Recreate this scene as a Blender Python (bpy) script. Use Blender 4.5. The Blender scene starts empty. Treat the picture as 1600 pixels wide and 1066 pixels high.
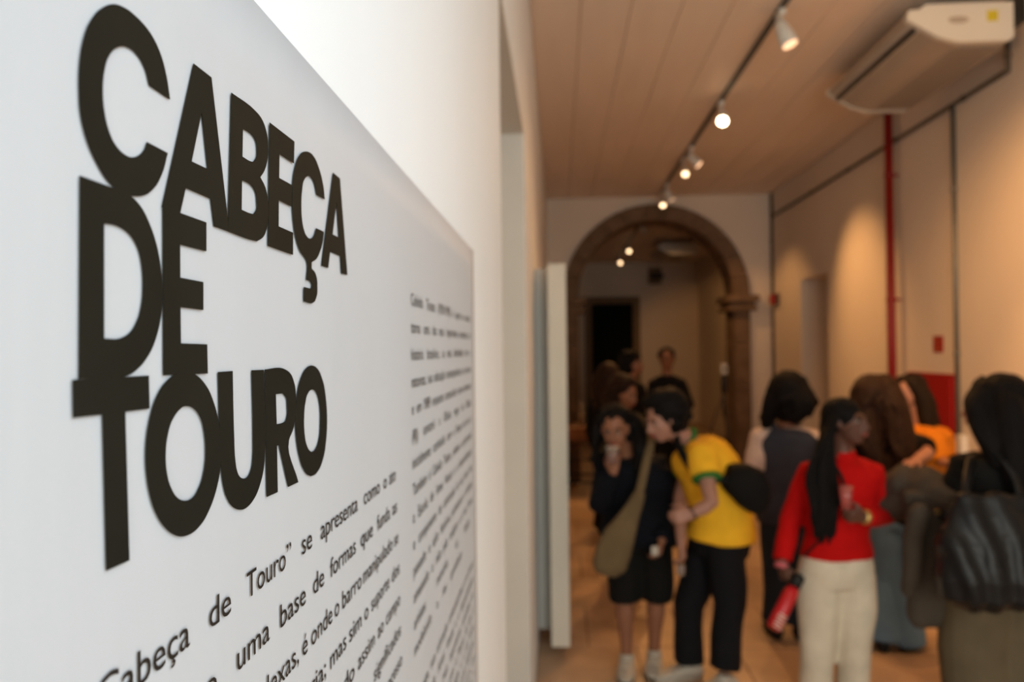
import bpy, bmesh, math, random
from mathutils import Vector, Matrix, noise
random.seed(7)
C = bpy.context.scene
COL = C.collection
# ------------------------------------------------------------------ camera
F = 1200.0
CAMZ = 1.9
cam_d = bpy.data.cameras.new('camera'); cam = bpy.data.objects.new('camera', cam_d); COL.objects.link(cam)
cam_d.sensor_width = 36.0; cam_d.lens = F / 1600 * 36.0
cam_d.clip_start = 0.01; cam_d.clip_end = 200
RM = (Matrix.Rotation(math.atan(73 / F), 3, 'Z') @ Matrix.Rotation(math.pi / 2 + math.atan(12.5 / F), 3, 'X')
      @ Matrix.Rotation(-0.0115, 3, 'Z'))
cam.matrix_world = Matrix.Translation((0, 0, CAMZ)) @ RM.to_4x4()
cam_d.dof.use_dof = True; cam_d.dof.focus_distance = 0.385; cam_d.dof.aperture_fstop = 7.6
C.camera = cam
# ------------------------------------------------------------------ world, light, exposure
w = bpy.data.worlds.new('world'); C.world = w; w.use_nodes = True
w.node_tree.nodes['Background'].inputs[0].default_value = (1.0, 0.95, 0.80, 1)
w.node_tree.nodes['Background'].inputs[1].default_value = 0.48
def area(name, loc, target, sx, sy, power, col):
    l = bpy.data.lights.new(name, 'AREA'); l.shape = 'RECTANGLE'; l.size = sx; l.size_y = sy; l.energy = power; l.color = col
    o = bpy.data.objects.new(name, l); COL.objects.link(o); o.location = loc
    o.rotation_euler = (Vector(target) - Vector(loc)).to_track_quat('-Z', 'Y').to_euler(); return o
area('poster_fill', (0.85, -0.40, 2.45), (-0.15, 0.35, 2.0), 0.8, 1.1, 10, (0.58, 0.82, 1.0))  # unseen cool fill added near the camera to brighten the poster's near end
area('daylight_entrance', (1.6, -2.6, 1.7), (1.5, 5, 1.6), 2.6, 2.6, 64, (0.96, 0.96, 0.84))
C.view_settings.view_transform = 'Standard'; C.view_settings.look = 'None'
C.view_settings.gamma = 1; C.view_settings.use_curve_mapping = False
C.view_settings.exposure = 0.72
# ------------------------------------------------------------------ helpers
def ray(px, py): return RM @ Vector(((px - 800) / F, -(py - 533) / F, -1))
def at(px, py, Y):
    d = ray(px, py); t = Y / d.y; return Vector((d.x * t, Y, CAMZ + d.z * t))
def onx(px, py, X):
    d = ray(px, py); t = X / d.x; return Vector((X, d.y * t, CAMZ + d.z * t))
def setp(o, label=None, cat=None, group=None, kind=None):
    if label: o['label'] = label
    if cat: o['category'] = cat
    if group: o['group'] = group
    if kind: o['kind'] = kind
    return o
def empty(name, loc, label=None, cat=None, group=None, kind=None, rz=0):
    o = bpy.data.objects.new(name, None); COL.objects.link(o); o.location = loc; o.rotation_euler = (0, 0, rz)
    o.empty_display_size = 0.1
    return setp(o, label, cat, group, kind)
def link_mesh(name, me, mat, parent=None, smooth=False):
    if mat: me.materials.clear(); me.materials.append(mat)
    if smooth:
        for p in me.polygons: p.use_smooth = True
    o = bpy.data.objects.new(name, me); COL.objects.link(o)
    if parent is not None:
        o.parent = parent
        if parent.type == 'EMPTY':          # meshes are written in world space; a part mesh already sits at the world origin
            o.matrix_parent_inverse = Matrix.LocRotScale(parent.location, parent.rotation_euler, parent.scale).inverted()
    return o
def obj(name, bm, mat, parent=None, smooth=False):
    me = bpy.data.meshes.new(name); bmesh.ops.recalc_face_normals(bm, faces=bm.faces); bm.to_mesh(me); bm.free()
    return link_mesh(name, me, mat, parent, smooth)
def BM(): return bmesh.new()
def box(bm, a, b, bev=0.0):
    a = Vector(a); b = Vector(b)
    r = bmesh.ops.create_cube(bm, size=1.0)
    for v in r['verts']:
        v.co = Vector([(a[i] + b[i]) / 2 + v.co[i] * (b[i] - a[i]) for i in range(3)])
    if bev > 0:
        es = list({e for v in r['verts'] for e in v.link_edges})
        bmesh.ops.bevel(bm, geom=es, offset=bev, segments=2, affect='EDGES', profile=0.5)
    return bm
def catmull(pts, n=6, closed=False):
    pts = [Vector(p) for p in pts]; out = []
    if len(pts) < 3: return pts
    N = len(pts)
    for i in range(N if closed else N - 1):
        p0 = pts[i - 1] if (i > 0 or closed) else pts[0] * 2 - pts[1]
        p1 = pts[i]; p2 = pts[(i + 1) % N]
        p3 = pts[(i + 2) % N] if (i + 2 < N or closed) else pts[-1] * 2 - pts[-2]
        for k in range(n):
            t = k / n
            out.append(0.5 * ((2 * p1) + (p2 - p0) * t + (2 * p0 - 5 * p1 + 4 * p2 - p3) * t * t + (3 * p1 - p0 - 3 * p2 + p3) * t ** 3))
    if not closed: out.append(pts[-1])
    return out
def interp(vals, n):
    out = []
    for i in range(len(vals) - 1):
        for k in range(n):
            t = k / n; t = t * t * (3 - 2 * t); out.append(vals[i] * (1 - t) + vals[i + 1] * t)
    out.append(vals[-1]); return out
def tube(bm, pts, rad, seg=12, cap=True, flat=None, side=None, smooth_n=0):
    """lofted tube; flat = (a, b) scale of the two cross axes, side = preferred first cross axis"""
    pts = [Vector(p) for p in pts]
    if not isinstance(rad, (list, tuple)): rad = [rad] * len(pts)
    if smooth_n and len(pts) > 2: pts = catmull(pts, smooth_n); rad = interp(list(rad), smooth_n)
    if cap:       # round ends
        d0 = (pts[0] - pts[1]).normalized(); d1 = (pts[-1] - pts[-2]).normalized()
        A = [(0.95, 0.3), (0.7, 0.71), (0.0, 1.0)]
        pre = [pts[0] + d0 * rad[0] * a for a, b in A]; prr = [rad[0] * b for a, b in A]
        pos = [pts[-1] + d1 * rad[-1] * a for a, b in A][::-1]; por = [rad[-1] * b for a, b in A][::-1]
        pts = pre[:2] + pts + pos[1:]; rad = prr[:2] + list(rad) + por[1:]
    n = len(pts); fa, fb = flat if flat else (1, 1)
    ref = Vector(side) if side else Vector((0.3, 0.9, 0.1)); rings = []
    for i in range(n):
        t = (pts[min(i + 1, n - 1)] - pts[max(i - 1, 0)])
        t = t.normalized() if t.length > 1e-9 else Vector((0, 0, 1))
        s = ref - t * ref.dot(t)
        if s.length < 1e-4: s = Vector((1, 0, 0)) - t * t.x
        s.normalize(); u = t.cross(s)
        if not side: ref = s
        rings.append([bm.verts.new(pts[i] + s * (math.cos(2 * math.pi * k / seg) * rad[i] * fa) + u * (math.sin(2 * math.pi * k / seg) * rad[i] * fb)) for k in range(seg)])
    for i in range(n - 1):
        for k in range(seg):
            bm.faces.new((rings[i][k], rings[i][(k + 1) % seg], rings[i + 1][(k + 1) % seg], rings[i + 1][k]))
    bm.faces.new(rings[0][::-1]); bm.faces.new(rings[-1])
    return bm
def loft(bm, rings, seg=24, pw=2.3):
    """rings: (centre, side vector, front vector, rx, ry)"""
    R = []
    for c, s, f, rx, ry in rings:
        s = Vector(s).normalized(); f = Vector(f).normalized(); r = []
        for k in range(seg):
            a = 2 * math.pi * k / seg; ca, sa = math.cos(a), math.sin(a)
            x = math.copysign(abs(ca) ** (2 / pw), ca); y = math.copysign(abs(sa) ** (2 / pw), sa)
            r.append(bm.verts.new(Vector(c) + s * x * rx + f * y * ry))
        R.append(r)
    for i in range(len(R) - 1):
        for k in range(seg): bm.faces.new((R[i][k], R[i][(k + 1) % seg], R[i + 1][(k + 1) % seg], R[i + 1][k]))
    bm.faces.new(R[0][::-1]); bm.faces.new(R[-1]); return bm
def ell(bm, c, r, M=None, seg=16):
    """ellipsoid, M = 3x3 whose columns are its axes"""
    res = bmesh.ops.create_uvsphere(bm, u_segments=seg, v_segments=max(8, seg * 3 // 4), radius=1)
    for v in res['verts']:
        q = Vector((v.co.x * r[0], v.co.y * r[1], v.co.z * r[2])); v.co = Vector(c) + (M @ q if M else q)
    return bm
def cyl(bm, a, b, r0, r1=None, seg=16): return tube(bm, [a, b], [r0, r0 if r1 is None else r1], seg, cap=False)
def remesh(name, bm, vox, mat, parent, smooth=4, amp=0.0, freq=(9, 9, 3), amp2=0.0):
    """weld overlapping closed shapes into ONE continuous surface, relax it, add cloth relief"""
    me = bpy.data.meshes.new(name); bmesh.ops.recalc_face_normals(bm, faces=bm.faces); bm.to_mesh(me); bm.free()
    t = bpy.data.objects.new('work', me); COL.objects.link(t)
    m = t.modifiers.new('r', 'REMESH'); m.mode = 'VOXEL'; m.voxel_size = vox; m.adaptivity = 0
    if smooth:
        s = t.modifiers.new('s', 'SMOOTH'); s.iterations = smooth; s.factor = 0.5
    dg = bpy.context.evaluated_depsgraph_get()
    out = bpy.data.meshes.new_from_object(t.evaluated_get(dg)); out.name = name
    bpy.data.objects.remove(t); bpy.data.meshes.remove(me)
    if amp or amp2:
        nr = [v.normal.copy() for v in out.vertices]; off = Vector((random.uniform(0, 50),) * 3)
        for v, n_ in zip(out.vertices, nr):
            c = v.co; q = Vector((c.x * freq[0], c.y * freq[1], c.z * freq[2])) + off
            d = noise.noise(q) * amp
            if amp2: d += noise.noise(c * 60 + off) * amp2
            v.co = c + n_ * d
    return link_mesh(name, out, mat, parent, smooth=True)
def mat(name, col, rough=0.7, spec=0.3, noise_amt=0.06, scale=8.0, bump=0.0, bscale=60.0, metal=0.0, emit=None, es=0, trans=0.0, sheen=0.0, stretch=(1, 1, 1)):
    m = bpy.data.materials.new(name); m.use_nodes = True; nt = m.node_tree; b = nt.nodes['Principled BSDF']
    b.inputs['Roughness'].default_value = rough; b.inputs['Specular IOR Level'].default_value = spec
    b.inputs['Metallic'].default_value = metal
    if trans: b.inputs['Transmission Weight'].default_value = trans
    if sheen: b.inputs['Sheen Weight'].default_value = sheen
    if emit: b.inputs['Emission Color'].default_value = (*emit, 1); b.inputs['Emission Strength'].default_value = es
    tc = nt.nodes.new('ShaderNodeTexCoord'); mp = nt.nodes.new('ShaderNodeMapping'); mp.inputs['Scale'].default_value = stretch
    nt.links.new(tc.outputs['Object'], mp.inputs['Vector'])
    n = nt.nodes.new('ShaderNodeTexNoise'); n.inputs['Scale'].default_value = scale; n.inputs['Detail'].default_value = 5
    nt.links.new(mp.outputs[0], n.inputs['Vector'])
    r = nt.nodes.new('ShaderNodeValToRGB'); r.color_ramp.elements[0].position = 0.3; r.color_ramp.elements[1].position = 0.7
    r.color_ramp.elements[0].color = (*[c * (1 - noise_amt) for c in col], 1)
    r.color_ramp.elements[1].color = (*[min(1, c * (1 + noise_amt)) for c in col], 1)
    nt.links.new(n.outputs['Fac'], r.inputs[0]); nt.links.new(r.outputs[0], b.inputs['Base Color'])
    if bump:
        n2 = nt.nodes.new('ShaderNodeTexNoise'); n2.inputs['Scale'].default_value = bscale; n2.inputs['Detail'].default_value = 4
        nt.links.new(mp.outputs[0], n2.inputs['Vector'])
        bp = nt.nodes.new('ShaderNodeBump'); bp.inputs['Strength'].default_value = bump; bp.inputs['Distance'].default_value = 0.004
        nt.links.new(n2.outputs['Fac'], bp.inputs['Height']); nt.links.new(bp.outputs[0], b.inputs['Normal'])
    return m
M = dict(
    wall=mat('wall_plaster', (0.80, 0.83, 0.87), 0.75, 0.25, 0.02, 1.6, 0.25, 14, stretch=(1, 1, 0.25)),
    wallr=mat('wall_plaster_right', (0.74, 0.66, 0.58), 0.8, 0.2, 0.03, 1.2, 0.25, 10),
    jamb=mat('jamb_paint', (0.62, 0.58, 0.53), 0.6, 0.3, 0.03, 3),
    ceil=mat('ceiling_board', (0.84, 0.71, 0.60), 0.6, 0.3, 0.04, 1.5, 0.1, 20, stretch=(4, 0.5, 1)),
    gap=mat('ceiling_gap', (0.40, 0.31, 0.25), 0.9, 0.1),
    stone=mat('arch_stone', (0.17, 0.11, 0.07), 0.85, 0.2, 0.25, 5, 0.5, 25),
    slab=mat('floor_slab', (0.50, 0.34, 0.22), 0.42, 0.4, 0.28, 2.3, 0.2, 12),
    grout=mat('floor_grout', (0.20, 0.13, 0.08), 0.9, 0.1),
    poster=mat('poster_vinyl', (0.505, 0.52, 0.555), 0.6, 0.15, 0.012, 3, 0.25, 9, stretch=(1, 1.6, 0.35)),
    ink=mat('black_vinyl', (0.014, 0.0135, 0.010), 0.7, 0.08, 0.1, 20),
    ink2=mat('printed_ink', (0.022, 0.018, 0.015), 0.6, 0.15, 0.1, 20),
    white=mat('white_paint', (0.70, 0.68, 0.63), 0.5, 0.4, 0.02, 4),
    panelw=mat('panel_paint', (0.66, 0.62, 0.54), 0.6, 0.3, 0.03, 3),
    panelg=mat('panel_paint_grey', (0.62, 0.61, 0.58), 0.6, 0.3, 0.03, 3),
    black=mat('black_plastic', (0.015, 0.015, 0.015), 0.4, 0.4),
    steel=mat('galvanised_steel', (0.17, 0.17, 0.16), 0.45, 0.5, 0.1, 12, metal=0.5),
    dsteel=mat('dark_conduit', (0.10, 0.075, 0.055), 0.6, 0.3, 0.1, 12),
    red=mat('red_paint', (0.23, 0.006, 0.005), 0.4, 0.4, 0.05, 6),
    redd=mat('red_box_paint', (0.34, 0.008, 0.007), 0.5, 0.35, 0.06, 3),
    acw=mat('ac_plastic', (0.68, 0.66, 0.60), 0.45, 0.4, 0.02, 5),
    acd=mat('ac_grille', (0.42, 0.36, 0.30), 0.5, 0.3, 0.03, 5),
    yel=mat('yellow_sticker', (0.60, 0.50, 0.03), 0.5, 0.3),
    lamp=mat('lamp_glass_lit', (1, 0.9, 0.75), 0.4, 0.2, emit=(1.0, 0.72, 0.42), es=14),
    lampmid=mat('lamp_glass_far', (1, 0.9, 0.75), 0.4, 0.2, emit=(1.0, 0.66, 0.36), es=3.0),
    lampdim=mat('lamp_glass_side', (1, 0.85, 0.7), 0.4, 0.2, emit=(1.0, 0.55, 0.30), es=0.9),
    wood=mat('table_wood', (0.22, 0.09, 0.035), 0.5, 0.4, 0.2, 6, stretch=(1, 6, 1)),
    doorb=mat('dark_door_paint', (0.006, 0.009, 0.007), 0.8, 0.1),
    frame=mat('door_frame_paint', (0.22, 0.16, 0.10), 0.7, 0.2),
)
# ------------------------------------------------------------------ setting
XL, XR, YE, ZC = -0.153, 3.02, 11.0, CAMZ + 2.145
YB = -3.0                      # the corridor goes on behind the camera
Y2, XL2, XR2 = 19.5, -0.6, 3.5  # the room beyond the arch
def struct(name, bm, m, parent=None):
    o = obj(name, bm, m, parent)
    if parent is None: o['kind'] = 'structure'
    return o
# left wall: poster wall, then a tall doorway, then wall again
oY0 = onx(785, 500, XL).y; oY1 = onx(822, 500, XL).y; oZ = 2.93
b = BM(); box(b, (XL - 0.5, YB, 0), (XL, oY0, ZC)); box(b, (XL - 0.5, oY1, 0), (XL, YE, ZC)); box(b, (XL - 0.5, oY0, oZ), (XL, oY1, ZC))
struct('wall_left', b, M['wall'])
b = BM(); box(b, (XL - 0.40, oY1 - 0.012, 0), (XL - 0.002, oY1 + 0.001, oZ)); box(b, (XL - 0.40, oY0, oZ - 0.012), (XL - 0.002, oY1 - 0.012, oZ))
struct('trim_1', b, M['jamb'])
# dark room seen nowhere but closing the doorway
b = BM(); box(b, (XL - 0.55, oY0 - 0.02, 0), (XL - 0.501, oY1 + 0.02, oZ)); struct('door_2', b, M['jamb'])
# right wall with deep opening
nY0 = onx(1294, 500, XR).y; nY1 = onx(1252, 500, XR).y; nZ = CAMZ + 0.82
b = BM(); box(b, (XR, YB, 0), (XR + 0.7, nY0, ZC)); box(b, (XR, nY1, 0), (XR + 0.7, YE, ZC)); box(b, (XR, nY0, nZ), (XR + 0.7, nY1, ZC))
struct('wall_right', b, M['wallr'])
b = BM(); box(b, (XR + 0.702, nY0 - 0.05, 0), (XR + 0.75, nY1 + 0.05, nZ + 0.05)); struct('door_3', b, M['jamb'])
# arch wall
aC = at(1024, 466, YE); aX = aC.x; aZ = aC.z
RO = 1.31; RI = 1.09; TH = 0.5
def ring_wall(x0, x1, z1, cx, cz, r, y0, y1, n=40):
    bm = BM(); pts = [(x0, 0), (cx - r, 0), (cx - r, cz)] + [(cx - r * math.cos(math.pi * i / n), cz + r * math.sin(math.pi * i / n)) for i in range(1, n)] + [(cx + r, cz), (cx + r, 0), (x1, 0), (x1, z1), (x0, z1)]
    f = [bm.verts.new((x, y0, z)) for x, z in pts]; face = bm.faces.new(f)
    g = bmesh.ops.extrude_face_region(bm, geom=[face]); vs = [v for v in g['geom'] if isinstance(v, bmesh.types.BMVert)]
    for v in vs: v.co.y = y1
    bmesh.ops.triangulate(bm, faces=[q for q in bm.faces if len(q.verts) > 4]); return bm
struct('wall_end', ring_wall(XL, XR, ZC, aX, aZ, RO - 0.02, YE, YE + TH), M['wallr'])
arch = empty('stone_arch', (aX, YE + TH / 2, 0), kind='structure')
def voussoir(a0, a1, r0, r1, y0, y1, cx, cz):
    bm = BM(); n = 4; P = []
    for (r, seq) in ((r0, range(n + 1)), (r1, range(n, -1, -1))):
        for i in seq:
            a = a0 + (a1 - a0) * i / n; P.append((cx - r * math.cos(a), cz + r * math.sin(a)))
    lo = [bm.verts.new((x, y0, z)) for x, z in P]; hi = [bm.verts.new((x, y1, z)) for x, z in P]
    bm.faces.new(lo); bm.faces.new(hi[::-1])
    for i in range(len(P)): j = (i + 1) % len(P); bm.faces.new((lo[i], hi[i], hi[j], lo[j]))
    return bm
NV = 13
for i in range(NV):
    g = 0.004
    obj('voussoir', voussoir(math.pi * i / NV + g, math.pi * (i + 1) / NV - g, RI, RO, YE - 0.05 - random.uniform(0, .008), YE + TH + 0.03, aX, aZ + 0.02), M['stone'], arch)
for s in (-1, 1):
    x0, x1 = sorted((aX + s * RI, aX + s * (RO - 0.0)))
    z = 0.0; hs = [0.36, 0.42, 0.38, 0.44, 0.36]; tot = sum(hs); H = aZ - 0.20
    for h in hs:
        h = h * H / tot
        b = BM(); box(b, (x0 - 0.0, YE - 0.05 - random.uniform(0, .008), z + 0.003), (x1, YE + TH + 0.03, z + h - 0.003), 0.006); obj('jamb_stone', b, M['stone'], arch); z += h
    b = BM()
    xo = (0.09, 0.05, 0.02)
    for k, (z0, z1) in enumerate(((aZ - 0.075, aZ + 0.018), (aZ - 0.135, aZ - 0.075), (aZ - 0.2, aZ - 0.135))):
        e = (0.11, 0.06, 0.085)[k]; box(b, (x0 - e, YE - 0.05 - e, z0), (x1 + e, YE + TH + 0.03 + e, z1), 0.012)
    obj('capital', b, M['stone'], arch)
# room beyond the arch
b = BM(); box(b, (XL2 - 0.3, YE + TH, 0), (XL2, Y2, ZC)); struct('wall_left_far_room', b, M['wallr'])
b = BM(); box(b, (XR2, YE + TH, 0), (XR2 + 0.3, Y2, ZC)); struct('wall_right_far_room', b, M['wallr'])
dA = at(924, 475, Y2); dB = at(989, 475, Y2)
b = BM(); box(b, (XL2 - 0.3, Y2, 0), (dA.x, Y2 + 0.3, ZC)); box(b, (dB.x, Y2, 0), (XR2 + 0.3, Y2 + 0.3, ZC)); box(b, (dA.x, Y2, dA.z), (dB.x, Y2 + 0.3, ZC))
struct('wall_back', b, M['wallr'])
b = BM(); box(b, (XL2, YE + TH - 0.02, 0), (XL, YE + TH, ZC)); box(b, (XR, YE + TH - 0.02, 0), (XR2, YE + TH, ZC)); struct('wall_return', b, M['wallr'])
dr = empty('door_1', ((dA.x + dB.x) / 2, Y2, 0), kind='structure')
b = BM(); box(b, (dA.x, Y2 + 0.12, 0), ((dA.x + dB.x) / 2 - 0.004, Y2 + 0.16, dA.z)); obj('door_leaf', b, M['doorb'], dr)
b = BM(); box(b, ((dA.x + dB.x) / 2 + 0.004, Y2 + 0.12, 0), (dB.x, Y2 + 0.16, dA.z)); lf = obj('door_leaf', b, M['doorb'], dr)
b = BM(); tube(b, [((dA.x + dB.x) / 2 + .06, Y2 + .09, 1.0), ((dA.x + dB.x) / 2 + .06, Y2 + .09, 1.15)], 0.012, 8); obj('door_handle', b, M['steel'], lf)
b = BM(); e = 0.17
box(b, (dA.x - e, Y2 - 0.04, 0), (dA.x, Y2, dA.z + e)); box(b, (dB.x, Y2 - 0.04, 0), (dB.x + e, Y2, dA.z + e)); box(b, (dA.x, Y2 - 0.04, dA.z), (dB.x, Y2, dA.z + e))
obj('door_frame', b, M['frame'], dr)
b = BM(); box(b, (dA.x - 0.1, Y2 + 0.165, 0), (dB.x + 0.1, Y2 + 0.2, dA.z + 0.1)); obj('gap_blocker', b, M['doorb'], dr)  # dark backing added behind the leaves to block light through their gap
# floor
b = BM(); box(b, (XL2 - .3, YB, -0.12), (XR + 0.9, Y2 + .3, -0.006)); fl = struct('floor', b, M['grout'])
y = YB; r = 0
while y < Y2:
    d = 0.78 if r % 3 else 0.62
    x = (XL if y < YE else XL2) - (0.3 if r % 2 else 0.0)
    xe = XR if y < YE else XR2
    while x < xe:
        x1 = min(x + 0.62, xe); x0 = max(x, XL if y < YE else XL2)
        if x1 - x0 > 0.02:
            zz = random.uniform(-0.0015, 0.0)
            b = BM(); box(b, (x0 + 0.004, y + 0.004, -0.03), (x1 - 0.004, min(y + d, Y2) - 0.004, zz), 0.0025); obj('floor_slab', b, M['slab'], fl)
        x += 0.62
    y += d; r += 1
# ceiling: long boards running down the corridor
b = BM(); box(b, (XL2 - .3, YB, ZC + 0.012), (XR + 0.9, Y2 + .3, ZC + 0.12)); ce = struct('ceiling', b, M['gap'])
NB = 10
for (xa, xb, ya, yb, nb) in ((XL, XR, YB, 4.2, NB), (XL, XR, 4.2, YE, NB), (XL2, XR2, YE + TH, Y2, 12)):
    wd = (xb - xa) / nb
    for i in range(nb):
        b = BM(); dz = random.uniform(0, 0.003); box(b, (xa + i * wd + 0.0025, ya + 0.002, ZC + dz), (xa + (i + 1) * wd - 0.0025, yb - 0.002, ZC + 0.018), 0.003); obj('ceiling_board', b, M['ceil'], ce)
# ------------------------------------------------------------------ poster with its lettering
pR = 1.0 * onx(741, 600, XL).y
pT = (onx(737, 394, XL).z + onx(407, 0, XL).z) / 2
poster = empty('wall_poster', (XL + 0.0005, 0.5, 1.6), 'large white wall poster with a giant black title and two columns of small text', 'poster')
b = BM()
ys = [-0.25 + (pR + 0.25) * i / 60 for i in range(61)]; zs = [0.9 + (pT - 0.9) * i / 30 for i in range(31)]
G = [[b.verts.new((XL + 0.0006 + 0.0004 * noise.noise(Vector((y * 5, z * 1.3, 3))), y, z)) for z in zs] for y in ys]
for i in range(60):
    for j in range(30): b.faces.new((G[i][j], G[i + 1][j], G[i + 1][j + 1], G[i][j + 1]))
rim = [G[i][0] for i in range(61)] + [G[60][j] for j in range(1, 31)] + [G[i][30] for i in range(59, -1, -1)] + [G[0][j] for j in range(29, 0, -1)]
low = [b.verts.new((XL - 0.0002, v.co.y, v.co.z)) for v in rim]
for i in range(len(rim)): j = (i + 1) % len(rim); b.faces.new((rim[i], low[i], low[j], rim[j]))
obj('vinyl_sheet', b, M['poster'], poster, smooth=True)
def flat_curve(name, loops, z, m, parent, thick=0.0002):
    cu = bpy.data.curves.new(name, 'CURVE'); cu.dimensions = '2D'; cu.fill_mode = 'BOTH'; cu.extrude = thick
    for lp in loops:
        s = cu.splines.new('POLY'); s.points.add(len(lp) - 1); s.use_cyclic_u = True
        for p, q in zip(s.points, lp): p.co = (q[0], q[1], 0, 1)
    o = bpy.data.objects.new('work', cu); COL.objects.link(o)
    me = bpy.data.meshes.new_from_object(o.evaluated_get(bpy.context.evaluated_depsgraph_get()))
    bpy.data.objects.remove(o); bpy.data.curves.remove(cu)
    for v in me.vertices: v.co = Vector((XL + z + v.co.z, v.co.x, v.co.y))
    me.name = name
    return link_mesh(name, me, m, parent)
def smooth_loop(pts, thr=40.5):
    """letter outline: corners stay, gentle turns become curves"""
    P = [Vector(p) for p in pts]; n = len(P); out = []
    corner = []
    for i in range(n):
        a = P[i] - P[i - 1]; c = P[(i + 1) % n] - P[i]
        corner.append(a.angle(c) > math.radians(thr))
    for i in range(n):
        p0, p1, p2, p3 = P[i - 1], P[i], P[(i + 1) % n], P[(i + 2) % n]
        L = (p2 - p1).length
        def tang(a, q, c_):       # tangent leaning to the shorter neighbour
            u, v = q - a, c_ - q; return (u / u.length * v.length + v / v.length * u.length).normalized()
        t1 = (p2 - p1).normalized() if corner[i] else tang(p0, p1, p2)
        t2 = (p2 - p1).normalized() if corner[(i + 1) % n] else tang(p1, p2, p3)
        if corner[i] and corner[(i + 1) % n]: out.append(p1); continue
        for k in range(6):
            t = k / 6; h1 = 2 * t ** 3 - 3 * t * t + 1; h2 = t ** 3 - 2 * t * t + t; h3 = -2 * t ** 3 + 3 * t * t; h4 = t ** 3 - t * t
            out.append(p1 * h1 + t1 * L * h2 + p2 * h3 + t2 * L * h4)
    return out
K1, K2, K3 = 3.33, 3.553, 3.133
TITLE = [
 ('C', (3.33, 100, 0), [[(530,518),(512,400),(480,280),(425,170),(350,85),(290,40),(235,22),(170,45),(110,115),(70,230),(54,350),(52,470),(60,590),(90,720),(140,840),(225,965),(290,1008),(350,1022),(400,1015),(450,975),(490,900),(518,797),(410,740),(392,785),(362,812),(325,819),(285,800),(240,750),(205,670),(185,580),(177,480),(185,370),(205,300),(240,255),(280,241),(320,252),(365,295),(400,360),(422,445)]]),
 ('A', (3.33, 240, 80), [[(188,65),(281,137),(375,940),(296,912),(278,768),(146,712),(116,847),(22,812)],[(230,318),(262,614),(177,574)]]),
 ('B', (3.33, 240, 80), [[(386,217),(500,300),(540,345),(567,410),(579,500),(572,580),(555,630),(537,656),(560,700),(577,770),(580,850),(572,920),(550,970),(520,989),(490,982),(368,938)],[(446,403),(490,430),(512,460),(521,510),(516,556),(500,577),(490,575),(443,549)],[(441,670),(490,697),(512,730),(520,780),(518,826),(503,848),(490,846),(439,826)]]),
 ('E', (3.553, 400, 180), [[(58,42),(196,147),(193,268),(112,214),(110,349),(181,388),(181,508),(108,471),(107,618),(188,653),(188,776),(49,726)]]),
 ('Ç', (3.553, 400, 180), [[(366,468),(357,390),(335,300),(305,232),(285,210),(262,202),(241,207),(222,228),(200,290),(186,390),(184,480),(190,580),(205,680),(232,760),(264,806),(264,916),(283,920),(293,936),(293,954),(285,964),(250,954),(250,1035),(290,1046),(310,1035),(322,1000),(324,950),(320,900),(307,868),(292,852),(292,817),(315,802),(340,755),(355,700),(361,648),(318,628),(310,660),(299,679),(292,684),(285,686),(275,683),(264,672),(248,635),(237,570),(234,500),(238,420),(249,362),(260,345),(273,337),(286,341),(297,353),(312,390),(321,442)]]),
 ('A', (3.553, 400, 180), [[(415,320),(453,352),(495,888),(461,880),(455,783),(398,758),(387,849),(350,836)],[(434,482),(447,680),(412,662)]]),
 ('D', (3.133, 100, 260), [[(53,46),(215,105),(262,122),(310,150),(355,200),(400,290),(430,380),(450,480),(460,590),(455,720),(435,820),(400,910),(350,980),(295,1022),(240,1036),(48,1040)],[(172,280),(230,290),(290,325),(335,390),(360,490),(365,590),(358,680),(335,760),(295,820),(250,843),(172,843)]]),
 ('E', (3.133, 100, 260), [[(463,198),(677,275),(677,416),(547,383),(548,545),(662,567),(662,704),(549,690),(551,867),(681,872),(684,1015),(466,1024)]]),
 ('T', (3.135, 90, 560), [[(48,105),(423,85),(427,247),(306,262),(327,990),(214,1041),(195,276),(50,292)]]),
 ('O', (3.135, 90, 560), [[(545,85),(500,125),(455,205),(425,310),(409,430),(410,540),(425,650),(455,750),(500,825),(540,860),(583,874),(630,860),(680,815),(725,735),(760,630),(778,530),(780,430),(770,320),(745,220),(710,140),(665,88),(636,71),(605,66),(574,70)],[(612,235),(592,238),(574,252),(540,300),(515,380),(506,460),(510,550),(530,630),(560,680),(580,694),(600,698),(621,695),(640,684),(675,630),(698,550),(706,460),(700,370),(680,290),(652,250),(632,238)]]),
 ('U', (4.265, 320, 560), [[(65,92),(162,85),(172,520),(180,680),(192,752),(205,783),(220,798),(236,802),(252,799),(268,785),(290,735),(300,650),(301,520),(292,80),(372,77),(380,620),(372,730),(350,830),(310,930),(268,985),(242,1004),(215,1010),(188,1004),(163,988),(125,930),(98,830),(85,710),(77,500)]]),
 ('R', (4.265, 320, 560), [[(379,75),(500,68),(545,95),(575,160),(588,260),(585,380),(570,470),(541,545),(604,826),(537,857),(475,578),(460,583),(465,892),(393,924)],[(452,239),(500,234),(522,260),(530,320),(528,390),(515,422),(500,430),(458,440)]]),
 ('O', (4.265, 320, 560), [[(693,48),(673,54),(655,70),(620,140),(595,260),(585,400),(590,520),(608,640),(640,740),(663,774),(688,786),(713,777),(737,750),(770,670),(790,550),(797,420),(790,280),(765,140),(735,74),(714,54)],[(697,208),(683,214),(668,234),(650,300),(642,400),(645,500),(660,580),(676,612),(686,621),(697,624),(711,616),(725,596),(745,530),(752,430),(750,330),(738,260),(723,224),(711,212)]]),
]
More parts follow.
